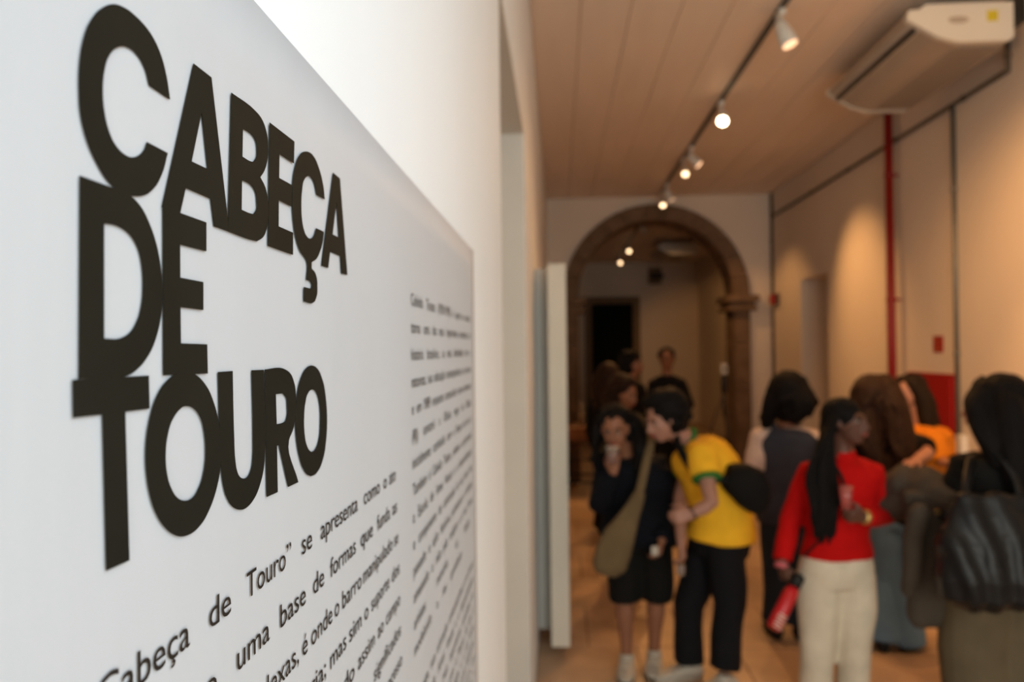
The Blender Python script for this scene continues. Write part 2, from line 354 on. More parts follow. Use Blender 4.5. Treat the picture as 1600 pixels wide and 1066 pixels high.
for k, (ch, (s, ox, oy), loops) in enumerate(TITLE):
    L = []
    for lp in loops:
        q = smooth_loop([(x / s + ox, y / s + oy) for x, y in lp])
        L.append([(onx(p.x, p.y, XL).y, onx(p.x, p.y, XL).z) for p in q])
    o = flat_curve('title_letter', L, 0.0016 + 0.00006 * (k % 5), M['ink'], poster, 0.00015)
    o['label'] = 'bold black capital ' + ch + ' of the title'
# small text: real letters set in two justified columns
def text_mesh(s):
    cu = bpy.data.curves.new('t', 'FONT'); cu.body = s; cu.size = 1.0; cu.extrude = 0.0; cu.resolution_u = 3
    o = bpy.data.objects.new('work', cu); COL.objects.link(o)
    me = bpy.data.meshes.new_from_object(o.evaluated_get(bpy.context.evaluated_depsgraph_get()))
    bpy.data.objects.remove(o); bpy.data.curves.remove(cu)
    xs = [v.co.x for v in me.vertices]; return me, min(xs), max(xs)
def line_part(words, size, name='text_line'):
    """words: (text, y0, y1, z) in wall metres, y1 None keeps the natural width"""
    bm = BM()
    for t, y0, y1, z in words:
        me, a, c = text_mesh(t)
        sx = (y1 - y0) / (c - a)
        n0 = len(bm.verts); bm.from_mesh(me); bm.verts.ensure_lookup_table()
        for v in bm.verts[n0:]: v.co = Vector((XL + 0.0016, y0 + (v.co.x - a) * sx, z + v.co.y * size))
        bpy.data.meshes.remove(me)
    me = bpy.data.meshes.new(name); bm.to_mesh(me); bm.free()
    return setp(link_mesh(name, me, M['ink2'], poster), kind='stuff')
def wy(px): return -XL * F / (873 - px) * 1.0
def yz(px, k):      # wall point at pixel column px on the line that falls k per px from the vanishing point
    p = onx(px, 546 + k * (873 - px), XL); return p
CAPH = 0.086 * 0.153 / 0.72
COL1 = [
 [('“Cabeça',113,291),('de',322,356),('Touro”',381,451),('se',468,484),('apresenta',498,556),('como',566,591),('o',597,602),('ato',606,616)],
 [('criativo,',205,341),('uma',366,417),('base',434,474),('de',486,503),('formas',513,553),('que',561,580),('funda',587,607),('as',611,618)],
 [('complexas,',345,463),('é',469,477),('onde',483,516),('o',520,527),('barro',532,562),('manipulado',565,611),('se',614,620)],
 [('matéria;',430,506),('mas',513,538),('sim',543,562),('o',567,573),('suporte',578,606),('dos',610,622)],
 [('podendo',480,551),('assim',557,583),('ao',588,597),('campo',601,623)],
 [('e',567,573),('significados',582,624)],
 [('o',580,586),('processo',596,626)],
]
for n, ws in enumerate(COL1):
    k = 0.795 + 0.199 * n
    line_part([(t, yz(a, k).y, yz(c, k).y, yz((a + c) / 2, k).z) for t, a, c in ws], CAPH)
COL2 = ['Celeida Tostes (1929-1995) é quem se mostra', 'torna uma das mais importantes ceramistas da', 'história brasileira, as mais identidades com a', 'natureza, sua educação contemporânea e os jovens',
 'e em 1989 enquanto comunitária como elementos', '(RJ) constrói a Oficina negra da Cidade,', 'inicialmente conhecida com o Parque de arte e', 'Também é Celeida Tostes, coletiva e permanente', 'a Escola de Artes Visuais e o desenvolvimento',
 'e componente de construção de sua terra viva', 'passado e ação feminina, permanente a cerâmica', 'amassado a mão pela tradição e a sua forma', 'artistas memórias de espaço', 'modelando o seu aprendizado']
def justified(txt, ya, yb, z, size, nat=None):
    ws = txt.split(' '); W = []
    for t in ws: me, a, c = text_mesh(t); W.append(c - a); bpy.data.meshes.remove(me)
    tot = sum(W) * size; gap0 = 0.42 * size
    avail = yb - ya; sc = min(1.28, (avail - gap0 * (len(ws) - 1)) / tot)
    gap = (avail - tot * sc) / max(1, len(ws) - 1); y = ya; out = []
    for t, w_ in zip(ws, W): out.append((t, y, y + w_ * size * sc, z)); y += w_ * size * sc + gap
    return out
cyA = onx(641.5, 600, XL).y; cyB = onx(734, 600, XL).y
for n, t in enumerate(COL2):
    k = -0.30 + 0.186 * n
    yb = cyB if n < 12 else (cyA + (cyB - cyA) * (0.92 if n == 12 else 0.72))
    line_part(justified(t, cyA, yb, CAPH * 0 + yz(690, k).z, CAPH), CAPH)
for n in range(14, 26):
    if n == 14: continue
    k = -0.30 + 0.186 * n
    line_part(justified(COL2[(n * 5) % 12], cyA, cyB, yz(690, k).z, CAPH), CAPH)
# ------------------------------------------------------------------ display panel
p1 = at(862, 1012, 4.69); p2 = at(891, 1012, 4.69); pz = at(880, 412, 4.69).z
dp = empty('display_panel', ((p1.x + p2.x) / 2, 5.3, 0), 'tall narrow cream freestanding exhibition panel standing end-on against the left wall', 'panel')
b = BM(); box(b, (p1.x, 4.69, 0.085), (p2.x, 6.1, pz), 0.004); obj('board', b, M['panelw'], dp)
q1 = at(837, 990, 4.95); qz = at(850, 420, 4.95).z
b = BM(); box(b, (XL + 0.004, 4.95, 0.10), (p1.x - 0.002, 5.03, qz), 0.003); o = obj('side_board', b, M['panelg'], dp); o['label'] = 'grey board between the panel and the wall'
for yy in (4.95, 5.85):
    b = BM(); box(b, (p1.x + 0.03, yy, 0.0), (p2.x - 0.03, yy + 0.06, 0.09)); box(b, (p1.x + 0.01, yy - 0.03, 0.0), (p2.x - 0.01, yy + 0.09, 0.012)); obj('foot', b, M['black'], dp)
# ------------------------------------------------------------------ ceiling track and spots
def track(x, ya, yb, label):
    t = empty('lighting_track', (x, (ya + yb) / 2, ZC), label, 'track')
    b = BM(); box(b, (x - 0.017, ya, ZC - 0.022), (x - 0.008, yb, ZC + 0.002)); box(b, (x + 0.008, ya, ZC - 0.022), (x + 0.017, yb, ZC + 0.002)); box(b, (x - 0.017, ya, ZC - 0.008), (x + 0.017, yb, ZC + 0.002))
    obj('rail', b, M['steel'], t)
    for yy in (ya, yb):
        b = BM(); box(b, (x - 0.02, yy - 0.015, ZC - 0.025), (x + 0.02, yy + 0.015, ZC + 0.002)); obj('end_cap', b, M['white'], t)
XT = 1.43
track(XT, 0.6, 10.75, 'long dark steel lighting track down the white board ceiling of the corridor')
track(XT, 11.9, 18.6, 'lighting track on the ceiling of the room beyond the stone arch')
def spot(y, aim, label, lit, power=0, size=0.7, blend=0.6, zoff=0.13, col=(1.0, 0.49, 0.165), sc=1.0):
    base = Vector((XT, y, ZC - 0.022)); head = base + Vector((0.02, 0, -zoff)); d = (Vector(aim) - head).normalized()
    s = empty('track_spotlight', base, label, 'spotlight', 'white spotlights on the ceiling tracks')
    b = BM(); box(b, (XT - 0.02, y - 0.055, ZC - 0.06), (XT + 0.02, y + 0.055, ZC - 0.02), 0.005); obj('adapter', b, M['white'], s)
    b = BM(); cyl(b, (XT, y, ZC - 0.055), (XT + 0.01, y, ZC - 0.022 - zoff + 0.03), 0.011); obj('stem', b, M['white'], s)
    bk = head - d * 0.07 * sc; fr = head + d * 0.085 * sc
    b = BM(); tube(b, [bk, bk + d * .03, head, fr], [0.024 * sc, 0.036 * sc, 0.043 * sc, 0.052 * sc], 20, cap=False)
    hd = obj('lamp_head', b, M['white'], s, True)
    b = BM(); cyl(b, fr - d * 0.004, fr + d * 0.006, 0.043 * sc, 0.043 * sc, 20); obj('lens', b, (M['lamp'] if y < 8 else M['lampmid']) if lit else M['lampdim'], s)
    if power:
        l = bpy.data.lights.new('spot_beam', 'SPOT'); l.energy = power; l.color = col; l.spot_size = size * 2; l.spot_blend = blend; l.shadow_soft_size = 0.035
        lo = bpy.data.objects.new('spot_beam', l); COL.objects.link(lo); lo.location = fr + d * 0.03
        lo.rotation_euler = d.to_track_quat('-Z', 'Y').to_euler()
CAMP = Vector((0, 0, CAMZ))
spot(4.95, (2.75, 4.3, 0.3), 'large white track spotlight nearest the camera, pointing down to the right', False, 50, 0.55, sc=1.1)
spot(6.75, (0.55, 3.9, 1.5), 'white track spotlight glowing brightly straight at the viewer, second from the camera', True, 60, 0.6)
spot(8.25, (XR, 7.8, 2.25), 'small dim white spotlight third along the corridor track, turned to the right wall', False, 100, 0.5, 1.0)
spot(8.75, (0.9, 6.0, 0.8), 'small glowing spotlight fourth along the corridor track', True, 78, 0.6, sc=0.8)
spot(10.1, (XR, 10.3, 0.9), 'tiny white spotlight near the top of the stone arch, turned away', False, 38, 0.75)
spot(10.6, (0.8, 8.0, 0.0), 'tiny glowing spotlight at the end of the corridor track, over the arch crown', True, 115, 0.6, sc=0.8)
spot(13.1, (3.4, 18.3, 1.2), 'dim spotlight seen through the arch, highest of the three in the far room', False, 95, 0.45, zoff=0.12)
spot(15.7, (0.9, 11, 0.5), 'glowing spotlight seen through the arch, middle one in the far room', True, 32, 0.5, sc=0.85)
spot(17.9, (0.7, 12, 0.8), 'bright glowing spotlight seen through the arch, lowest of the three in the far room', True, 30, 0.5, sc=0.85)
spot(3.1, (XR, 4.9, 1.95), 'white spotlight on the corridor track nearest the entrance, above the crowd', False, 235, 0.6, 0.9)
spot(1.9, (XR, 5.6, 3.1), 'white spotlight added out of view on the corridor track, brightening the upper right wall', False, 45, 0.7, 1.0)  # out-of-view spotlight added to lift the upper right wall
# ------------------------------------------------------------------ air conditioners
def aircon(x0, x1, y0, y1, label, sticker=True):
    zt = ZC - 0.085; h = 0.235
    a = empty('air_conditioner', ((x0 + x1) / 2, (y0 + y1) / 2, zt), label, 'air conditioner')
    def prof(bm, ya, yb, s=0.0):
        # end profile: thin rounded nose at the left, deep body towards the wall
        P = [(x0 + s, zt - 0.06), (x0 + 0.012 + s, zt - 0.032 - s), (x0 + 0.07, zt - 0.03 - s), (x0 + 0.11, zt - s), (x1 - s, zt - s), (x1 - s, zt - h + 0.02), (x1 - 0.03, zt - h + s), (x0 + 0.30, zt - h + 0.0 + s), (x0 + 0.18, zt - h + 0.035 + s), (x0 + 0.06, zt - 0.125 + s), (x0 + s, zt - 0.09)]
        A = [bm.verts.new((x, ya, z)) for x, z in P]; B = [bm.verts.new((x, yb, z)) for x, z in P]
        bm.faces.new(A); bm.faces.new(B[::-1])
        for i in range(len(P)): j = (i + 1) % len(P); bm.faces.new((A[i], B[i], B[j], A[j]))
        return bm
    for ya, yb in ((y0, y0 + 0.045), (y1 - 0.045, y1)): o = obj('end_cover', prof(BM(), ya, yb), M['acw'], a)
    if sticker:
        b = BM(); box(b, (x1 - 0.155, y0 - 0.002, zt - 0.115), (x1 - 0.09, y0 + 0.001, zt - 0.05)); s1 = obj('energy_sticker', b, M['yel'], a); s1['label'] = 'small square yellow sticker'
        b = BM(); bmesh.ops.create_uvsphere(b, u_segments=20, v_segments=8, radius=1)
        for v in b.verts: v.co = Vector((x0 + 0.30 + v.co.x * 0.062, y0 - 0.0005 + v.co.y * 0.003, zt - 0.10 + v.co.z * 0.022))
        o = obj('badge', b, M['acd'], a, True); o['label'] = 'oval grey badge'
    obj('body', prof(BM(), y0 + 0.047, y1 - 0.047, 0.007), M['acd'], a)
    b = BM(); box(b, (x0 + 0.055, y0 + 0.06, zt - 0.148), (x0 + 0.075, y1 - 0.06, zt - 0.118)); lv = obj('air_outlet', b, M['black'], a)
    for k in range(2):
        b = BM(); box(b, (x0 + 0.03 + k * 0.05, y0 + 0.06, zt - 0.112 - k * 0.03), (x0 + 0.042 + k * 0.05, y1 - 0.06, zt - 0.105 - k * 0.03)); obj('louver', b, M['acw'], a)
    for k in range(9):
        xx = x0 + 0.33 + k * 0.032; b = BM(); box(b, (xx, y0 + 0.1, zt - h - 0.004), (xx + 0.016, y1 - 0.1, zt - h + 0.012)); obj('grille_slat', b, M['acd'], a)
    for yy in (y0 + 0.2, y1 - 0.25):
        for xx in (x0 + 0.2, x1 - 0.1):
            b = BM(); box(b, (xx, yy, zt - 0.01), (xx + 0.03, yy + 0.04, ZC + 0.002)); obj('bracket', b, M['steel'], a)
    return a
aY0 = 4.78
ax0 = at(1418, 40, aY0).x; ax1 = at(1584, 40, aY0).x
aircon(ax0, ax1, aY0, 6.2, 'big cream ceiling air conditioner at the top right with a yellow sticker on its end')
aircon(at(1028, 390, 15.3).x, at(1092, 390, 15.3).x, 15.3, 16.7, 'dark ceiling air conditioner in the far room seen through the arch', False)
b = BM(); box(b, (ax1 + 0.004, aY0 + 0.02, ZC - 0.2), (ax1 + 0.09, aY0 + 0.16, ZC - 0.03), 0.01); o = obj('junction_box', b, M['black']); setp(o, 'black junction box between the near air conditioner and right wall', 'box')
b = BM(); tube(b, [(ax0 + 0.1, aY0 - 0.03, ZC - 0.03), (ax0 + 0.16, aY0 - 0.03, ZC - 0.012), (ax1, aY0 - 0.03, ZC - 0.012), (ax1 + 0.05, aY0 + 0.03, ZC - 0.03)], 0.011, 8); o = obj('ceiling_pipe', b, M['steel']); setp(o, 'thin grey conduit along the ceiling edge above the near air conditioner', 'pipe')
# ------------------------------------------------------------------ pipes and conduits on the right wall
XC = XR - 0.019
def pipe(name, pts, r, m, label, clips=True, cat='pipe'):
    P = [Vector(p) for p in pts]
    root = empty(name, P[0], label, cat)
    b = BM(); tube(b, P, r, 12, cap=False); obj('tube', b, m, root, True)
    if clips:
        for i in range(len(P) - 1):
            n = max(1, int((P[i + 1] - P[i]).length / 1.1))
            for k in range(n):
                q = P[i].lerp(P[i + 1], (k + 0.5) / n); d = (P[i + 1] - P[i]).normalized()
                b = BM(); cyl(b, q - d * 0.012, q + d * 0.012, r * 1.35, seg=12); box(b, (q.x, q.y - 0.012, q.z - 0.012), (XR, q.y + 0.012, q.z + 0.012)); obj('clip', b, m, root)
    return root
cz = CAMZ + 0.60 * XR
yE = onx(1580, 126, XR).y
pipe('conduit', [(XC, YE - 0.062, cz), (XC, yE, cz), (XC, yE, ZC - 0.14)], 0.0165, M['dsteel'], 'long dark conduit running level along the right wall, bending up at the air conditioner')
yG = onx(1496, 370, XR).y
pipe('conduit', [(XC, yG, cz - 0.018), (XC, yG, 1.2)], 0.017, M['steel'], 'vertical grey conduit right of the red pipe, dropping to the red cabinet')
b = BM(); box(b, (XR - 0.05, yG - 0.10, 1.08), (XR, yG - 0.015, 1.22), 0.006); o = obj('socket_box', b, M['white']); setp(o, 'white socket box at the lower end of the grey conduit', 'box')
pipe('conduit', [(XC, YE - 0.035, ZC), (XC, YE - 0.035, 0.05)], 0.02, M['dsteel'], 'vertical dark conduit in the corner where the right wall meets the arch wall')
yR = onx(1405, 380, XR).y
rp = pipe('fire_pipe', [(XR - 0.078, yR, ZC), (XR - 0.078, yR, 0.0)], 0.036, M['red'], 'thick vertical red fire pipe on the right wall below the air conditioner', False)
for zz in (3.4, 2.3, 1.2):
    b = BM(); cyl(b, (XR - 0.078, yR, zz - 0.02), (XR - 0.078, yR, zz + 0.02), 0.041); box(b, (XR - 0.07, yR - 0.01, zz - 0.01), (XR, yR + 0.01, zz + 0.01)); obj('bracket', b, M['red'], rp)
c0 = onx(1424, 600, XR).y; c1 = onx(1497, 600, XR).y; czt = onx(1460, 583, XR).z
hc_ = empty('hose_cabinet', (XR, (c0 + c1) / 2, 0), 'wide flat red fire hose cabinet on the right wall behind the crowd', 'cabinet')
b = BM(); box(b, (XR - 0.03, c1, 0.35), (XR, c0, czt), 0.004); obj('cabinet_body', b, M['redd'], hc_)
b = BM(); box(b, (XR - 0.042, c1 + 0.03, 0.38), (XR - 0.031, c0 - 0.03, czt - 0.03), 0.003); dd = obj('cabinet_door', b, M['redd'], hc_)
b = BM(); box(b, (XR - 0.06, c1 + 0.06, 1.05), (XR - 0.04, c1 + 0.085, 1.15), 0.003); obj('latch', b, M['steel'], dd)
s0 = onx(1459, 537, XR).y; s1 = onx(1474, 537, XR).y; sz0 = onx(1466, 551, XR).z; sz1 = onx(1466, 525, XR).z
sg = empty('fire_sign', (XR, (s0 + s1) / 2, sz0), 'small red rectangular fire sign on the right wall above the red cabinet', 'sign')
b = BM(); box(b, (XR - 0.005, s1, sz0), (XR, s0, sz1)); obj('plate', b, M['redd'], sg)
signw = mat('sign_pictogram', (0.60, 0.25, 0.12), 0.5)
b = BM(); my = (s0 + s1) / 2; mz = (sz0 + sz1) / 2; tube(b, [(XR - 0.0065, my, mz - 0.035), (XR - 0.0065, my, mz + 0.02)], 0.012, 10, flat=(1, .2)); box(b, (XR - 0.007, my - 0.03, mz - 0.045), (XR - 0.005, my + 0.03, mz - 0.036)); box(b, (XR - 0.007, my - 0.006, mz + .02), (XR - 0.005, my + 0.02, mz + 0.034)); obj('pictogram', b, signw, sg)
fa = at(1203, 470, YE); al = empty('fire_alarm', (XR, 10.76, fa.z), 'small red and grey fire alarm box beside the arch capital, in the corner', 'alarm')
b = BM(); box(b, (XR - 0.10, 10.70, fa.z - 0.065), (XR - 0.05, 10.82, fa.z + 0.07), 0.01); obj('call_point', b, M['redd'], al)
b = BM(); box(b, (XR - 0.05, 10.68, fa.z - 0.075), (XR, 10.84, fa.z + 0.085), 0.006); obj('backing_box', b, M['dsteel'], al)
# far wall camera
fc = at(1026, 432, Y2); cm = empty('security_camera', (fc.x, Y2, fc.z), 'small dark camera on a grey plate high on the far wall, seen through the arch', 'camera')
b = BM(); box(b, (fc.x - 0.22, Y2 - 0.03, fc.z - 0.2), (fc.x + 0.12, Y2, fc.z + 0.22), 0.01); obj('plate', b, M['frame'], cm)
b = BM(); tube(b, [(fc.x, Y2 - 0.03, fc.z), (fc.x, Y2 - 0.14, fc.z + 0.0)], 0.02, 8); tube(b, [(fc.x - 0.12, Y2 - 0.2, fc.z - 0.02), (fc.x + 0.1, Y2 - 0.12, fc.z)], 0.07, 12); obj('housing', b, M['black'], cm)
# ------------------------------------------------------------------ table and tripod at the back
tp = at(905, 668, 10.3)
tb = empty('side_table', (0.15, 10.3, 0), 'low brown wooden table with black metal legs by the arch, left of the crowd', 'table')
x0, x1, y0, y1, zt = XL + 0.04, at(930, 668, 10.3).x + 0.1, 9.9, 10.6, at(905, 664, 10.3).z
b = BM(); box(b, (x0, y0, zt - 0.16), (x1, y1, zt), 0.006); obj('table_top', b, M['wood'], tb)
for xx in (x0 + 0.03, x1 - 0.06):
    for yy in (y0 + 0.03, y1 - 0.06):
        b = BM(); box(b, (xx, yy, 0), (xx + 0.03, yy + 0.03, zt - 0.16)); obj('leg', b, M['black'], tb)
b = BM(); box(b, (x0 + 0.03, y0 + 0.03, 0.16), (x1 - 0.03, y0 + 0.06, 0.19)); box(b, (x0 + 0.03, y1 - 0.06, 0.16), (x1 - 0.03, y1 - 0.03, 0.19)); box(b, (x0 + .03, y0 + .03, 0.45), (x1 - .03, y0 + .055, 0.47)); obj('stretcher', b, M['black'], tb)
g_ = empty('water_glass', (at(908, 630, 10.2).x, 10.2, zt), 'pale bottle standing on the brown table by the arch', 'bottle')
b = BM(); tube(b, [(g_.location.x, 10.2, zt), (g_.location.x, 10.2, zt + 0.17), (g_.location.x, 10.2, zt + 0.22), (g_.location.x, 10.2, zt + 0.28)], [0.035, 0.035, 0.014, 0.014], 14, cap=False); obj('bottle_body', b, mat('pale_glass', (0.35, 0.28, 0.2), 0.2, 0.5), g_, True)
g_.name = 'bottle'
b = BM(); cyl(b, (g_.location.x, 10.2, zt + 0.28), (g_.location.x, 10.2, zt + 0.3), 0.016); obj('bottle_cap', b, M['white'], g_)
ty = 10.2; tt = at(1131, 590, ty); tr = empty('tripod', (tt.x, ty, 0), 'black tripod stand in front of the right arch pillar', 'tripod')
b = BM(); tube(b, [(tt.x, ty, 1.0), (tt.x, ty, tt.z)], 0.022, 10); tube(b, [(tt.x, ty, tt.z - 0.18), (tt.x, ty, tt.z)], 0.04, 10); obj('column', b, M['black'], tr, True)
for (dx, dy) in ((-0.5, -0.12), (0.10, -0.3), (0.12, 0.3)):
    b = BM(); tube(b, [(tt.x, ty, 1.30), (tt.x + dx, ty + dy, 0.012)], [0.017, 0.011], 8); lg = obj('leg', b, M['dsteel'], tr, True)
    b = BM(); ell(b, (tt.x + dx, ty + dy, 0.015), (0.018, 0.018, 0.015)); obj('rubber_foot', b, M['black'], lg, True)
lt = at(1131, 574, ty); ph = empty('projector_lamp', (lt.x, ty, tt.z), 'small white device mounted on top of the black tripod', 'device')
b = BM(); box(b, (lt.x - 0.04, ty - 0.03, tt.z + 0.042), (lt.x + 0.04, ty + 0.05, tt.z + 0.18), 0.012); obj('casing', b, M['white'], ph)
b = BM(); cyl(b, (lt.x, ty - 0.034, tt.z + 0.11), (lt.x, ty - 0.028, tt.z + 0.11), 0.02); obj('lens', b, M['black'], ph)
#PEOPLE
# ------------------------------------------------------------------ people
SK = dict(
    tan=mat('skin_tan', (0.42, 0.20, 0.13), 0.5, 0.35, 0.06, 12), fair=mat('skin_fair', (0.36, 0.18, 0.13), 0.5, 0.35, 0.06, 12),
    dark=mat('skin_dark', (0.115, 0.048, 0.032), 0.42, 0.4, 0.08, 12), mid=mat('skin_mid', (0.27, 0.115, 0.065), 0.5, 0.35, 0.06, 12))
def cloth(name, col, rough=0.85, **k): return mat(name, col, rough, k.pop('spec', 0.15), 0.10, 9, 0.35, 140, **k)
CL = dict(
    navy=cloth('navy_fabric', (0.004, 0.005, 0.009)), blk=cloth('black_fabric', (0.007, 0.0065, 0.006)), blk2=cloth('charcoal_denim', (0.007, 0.007, 0.009)),
    yellow=cloth('yellow_jersey', (0.85, 0.46, 0.025)), green=cloth('green_trim', (0.03, 0.16, 0.03)), red=cloth('red_knit', (0.50, 0.004, 0.004)),
    cream=cloth('cream_cotton', (0.66, 0.58, 0.46)), slate=cloth('slate_cotton', (0.045, 0.052, 0.075)), sleeve=cloth('pale_sleeve', (0.70, 0.55, 0.47)),
    olive=cloth('dark_olive_cotton', (0.050, 0.045, 0.032)), jeans=cloth('pale_blue_denim', (0.12, 0.22, 0.35)), djeans=cloth('dark_denim', (0.022, 0.030, 0.042)),
    orange=cloth('orange_cotton', (0.58, 0.19, 0.012)), khaki=cloth('khaki_cotton', (0.125, 0.098, 0.060)), coat=cloth('grey_brown_wool', (0.070, 0.055, 0.042)),
    bag=cloth('beige_canvas', (0.145, 0.100, 0.052)), leather=mat('black_leather', (0.008, 0.008, 0.009), 0.4, 0.28, 0.1, 12, 0.4, 12),
    suit=cloth('black_suit', (0.008, 0.008, 0.009)), shirt=cloth('grey_shirt', (0.22, 0.20, 0.20)), hair=mat('black_hair', (0.005, 0.004, 0.004), 0.7, 0.12, 0.3, 40, 0.8, 120),
    bhair=mat('brown_hair', (0.022, 0.010, 0.006), 0.65, 0.15, 0.35, 40, 0.8, 120), dbhair=mat('dark_brown_hair', (0.013, 0.007, 0.004), 0.65, 0.15, 0.3, 40, 0.8, 120),
    shoe=mat('white_leather', (0.46, 0.41, 0.35), 0.5, 0.4, 0.05, 9), sole=mat('shoe_sole', (0.09, 0.07, 0.05), 0.7, 0.2), bshoe=mat('black_shoe', (0.008, 0.008, 0.008), 0.5, 0.3),
    eye=mat('eye_white', (0.38, 0.34, 0.30), 0.2, 0.5), iris=mat('eye_dark', (0.02, 0.012, 0.008), 0.2, 0.5), lip=mat('lips', (0.30, 0.075, 0.06), 0.4, 0.4),
    gold=mat('gold_metal', (0.5, 0.33, 0.12), 0.3, 0.5, metal=0.8), plastic=mat('clear_cup_plastic', (0.55, 0.45, 0.40), 0.15, 0.5, trans=0.75),
)
UP = Vector((0, 0, 1))
def frame(fwd, up=UP):
    f = Vector(fwd).normalized(); r = f.cross(Vector(up)).normalized(); u = r.cross(f); return Matrix((r, f, u)).transposed()
def lerp(a, b, t): return Vector(a).lerp(Vector(b), t)
def head_geo(bm, c, fwd, up, s=1.0):
    """skull, face, nose, brow, cheeks, jaw, ears in one run of overlapping closed shapes"""
    H = frame(fwd, up); P = lambda x, y, z: c + H @ Vector((x, y, z)) * s
    ell(bm, P(0, -0.018, 0.030), (0.075 * s, 0.094 * s, 0.088 * s), H, 20)
    ell(bm, P(0, 0.018, -0.020), (0.063 * s, 0.070 * s, 0.092 * s), H, 20)
    ell(bm, P(0, 0.042, -0.082), (0.036 * s, 0.036 * s, 0.028 * s), H)
    for sx in (-1, 1):
        ell(bm, P(sx * 0.036, 0.058, -0.020), (0.022 * s, 0.020 * s, 0.020 * s), H)
        ell(bm, P(sx * 0.028, 0.078, 0.028), (0.024 * s, 0.010 * s, 0.008 * s), H)
        ell(bm, P(sx * 0.076, -0.006, 0.0), (0.009 * s, 0.017 * s, 0.031 * s), H)
        ell(bm, P(sx * 0.011, 0.096, -0.030), (0.010 * s, 0.009 * s, 0.008 * s), H)
    tube(bm, [P(0, 0.084, 0.024), P(0, 0.098, -0.005), P(0, 0.107, -0.027)], [0.008 * s, 0.010 * s, 0.012 * s], 10)
    ell(bm, P(0, 0.086, -0.056), (0.021 * s, 0.010 * s, 0.010 * s), H)
def face_parts(parent_body, c, fwd, up, s=1.0, closed=False, brow='hair'):
    H = frame(fwd, up); P = lambda x, y, z: c + H @ Vector((x, y, z)) * s
    for sx in (-1, 1):
        b = BM(); ell(b, P(sx * 0.030, 0.073, 0.008), (0.012 * s, 0.0095 * s, 0.0062 * s), H, 14); e = obj('eye', b, CL['eye'], parent_body, True)
        b = BM(); ell(b, P(sx * 0.030, 0.0822, 0.008 - (0.003 if closed else 0)), (0.0062 * s, 0.0025 * s, 0.0058 * s), H, 10)
        tube(b, [P(sx * 0.016, 0.080, 0.014), P(sx * 0.030, 0.085, 0.0175), P(sx * 0.045, 0.076, 0.013)], 0.002 * s, 6); obj_join = obj('eyebrow', tube(BM(), [P(sx * 0.014, 0.087, 0.028), P(sx * 0.030, 0.088, 0.034), P(sx * 0.047, 0.078, 0.028)], 0.0038 * s, 6), CL[brow], parent_body, True)
        me = bpy.data.meshes.new('iris'); b.to_mesh(me); b.free(); o = link_mesh('iris', me, CL['iris'], parent_body, True)
    b = BM(); tube(b, [P(-0.024, 0.086, -0.055), P(-0.010, 0.096, -0.052), P(0, 0.096, -0.0535), P(0.010, 0.096, -0.052), P(0.024, 0.086, -0.055)], [0.003 * s, 0.0055 * s, 0.005 * s, 0.0055 * s, 0.003 * s], 8)
    tube(b, [P(-0.022, 0.086, -0.0575), P(0, 0.0965, -0.063), P(0.022, 0.086, -0.0575)], [0.003 * s, 0.007 * s, 0.003 * s], 8); obj('lips', b, CL['lip'], parent_body, True)
def hand_geo(bm, wr, d, n, side, curl=0.5, s=1.0, spread=0.1):
    """wr wrist, d pointing direction, n palm normal, side +1/-1 where the thumb leaves"""
    d = Vector(d).normalized(); n = Vector(n); n = (n - d * n.dot(d)).normalized(); x = d.cross(n) * side
    wr = Vector(wr)
    R = []
    for t, w_, th in ((-0.02, 0.024, 0.019), (0.02, 0.033, 0.017), (0.06, 0.041, 0.015), (0.088, 0.039, 0.012)):
        R.append((wr + d * t * s, x, n, w_ * s, th * s))
    loft(bm, R, 14, 2.6)
    L = (0.066, 0.074, 0.070, 0.055)
    for i in range(4):
        off = (0.029 - 0.0195 * i) * s
        p = wr + d * (0.078 - 0.004 * abs(i - 1)) * s + x * off; ang = 0.15 * curl; pts = [p - d * 0.012 * s, p]
        dd = (d + x * spread * (1.2 - i * 0.8) * 0.35).normalized()
        for f_ in (0.42, 0.32, 0.26):
            ang += curl * 0.85; v = dd * math.cos(ang) + n * math.sin(ang); pts.append(pts[-1] + v * L[i] * f_ * s * 1.05)
        tube(bm, pts, [0.0092 * s, 0.0094 * s, 0.0088 * s, 0.0080 * s, 0.0066 * s], 10)
    b0 = wr + d * 0.022 * s + x * 0.024 * s
    t1 = (x * 0.75 + d * 0.55 + n * 0.25 * (0.5 + curl)).normalized(); t2 = (x * 0.25 + d * 0.85 + n * (0.2 + 0.7 * curl)).normalized()
    tube(bm, [b0, b0 + t1 * 0.032 * s, b0 + t1 * 0.032 * s + t2 * 0.030 * s, b0 + t1 * 0.032 * s + t2 * 0.052 * s], [0.015 * s, 0.0115 * s, 0.0105 * s, 0.008 * s], 10)
class Fig:
    pass
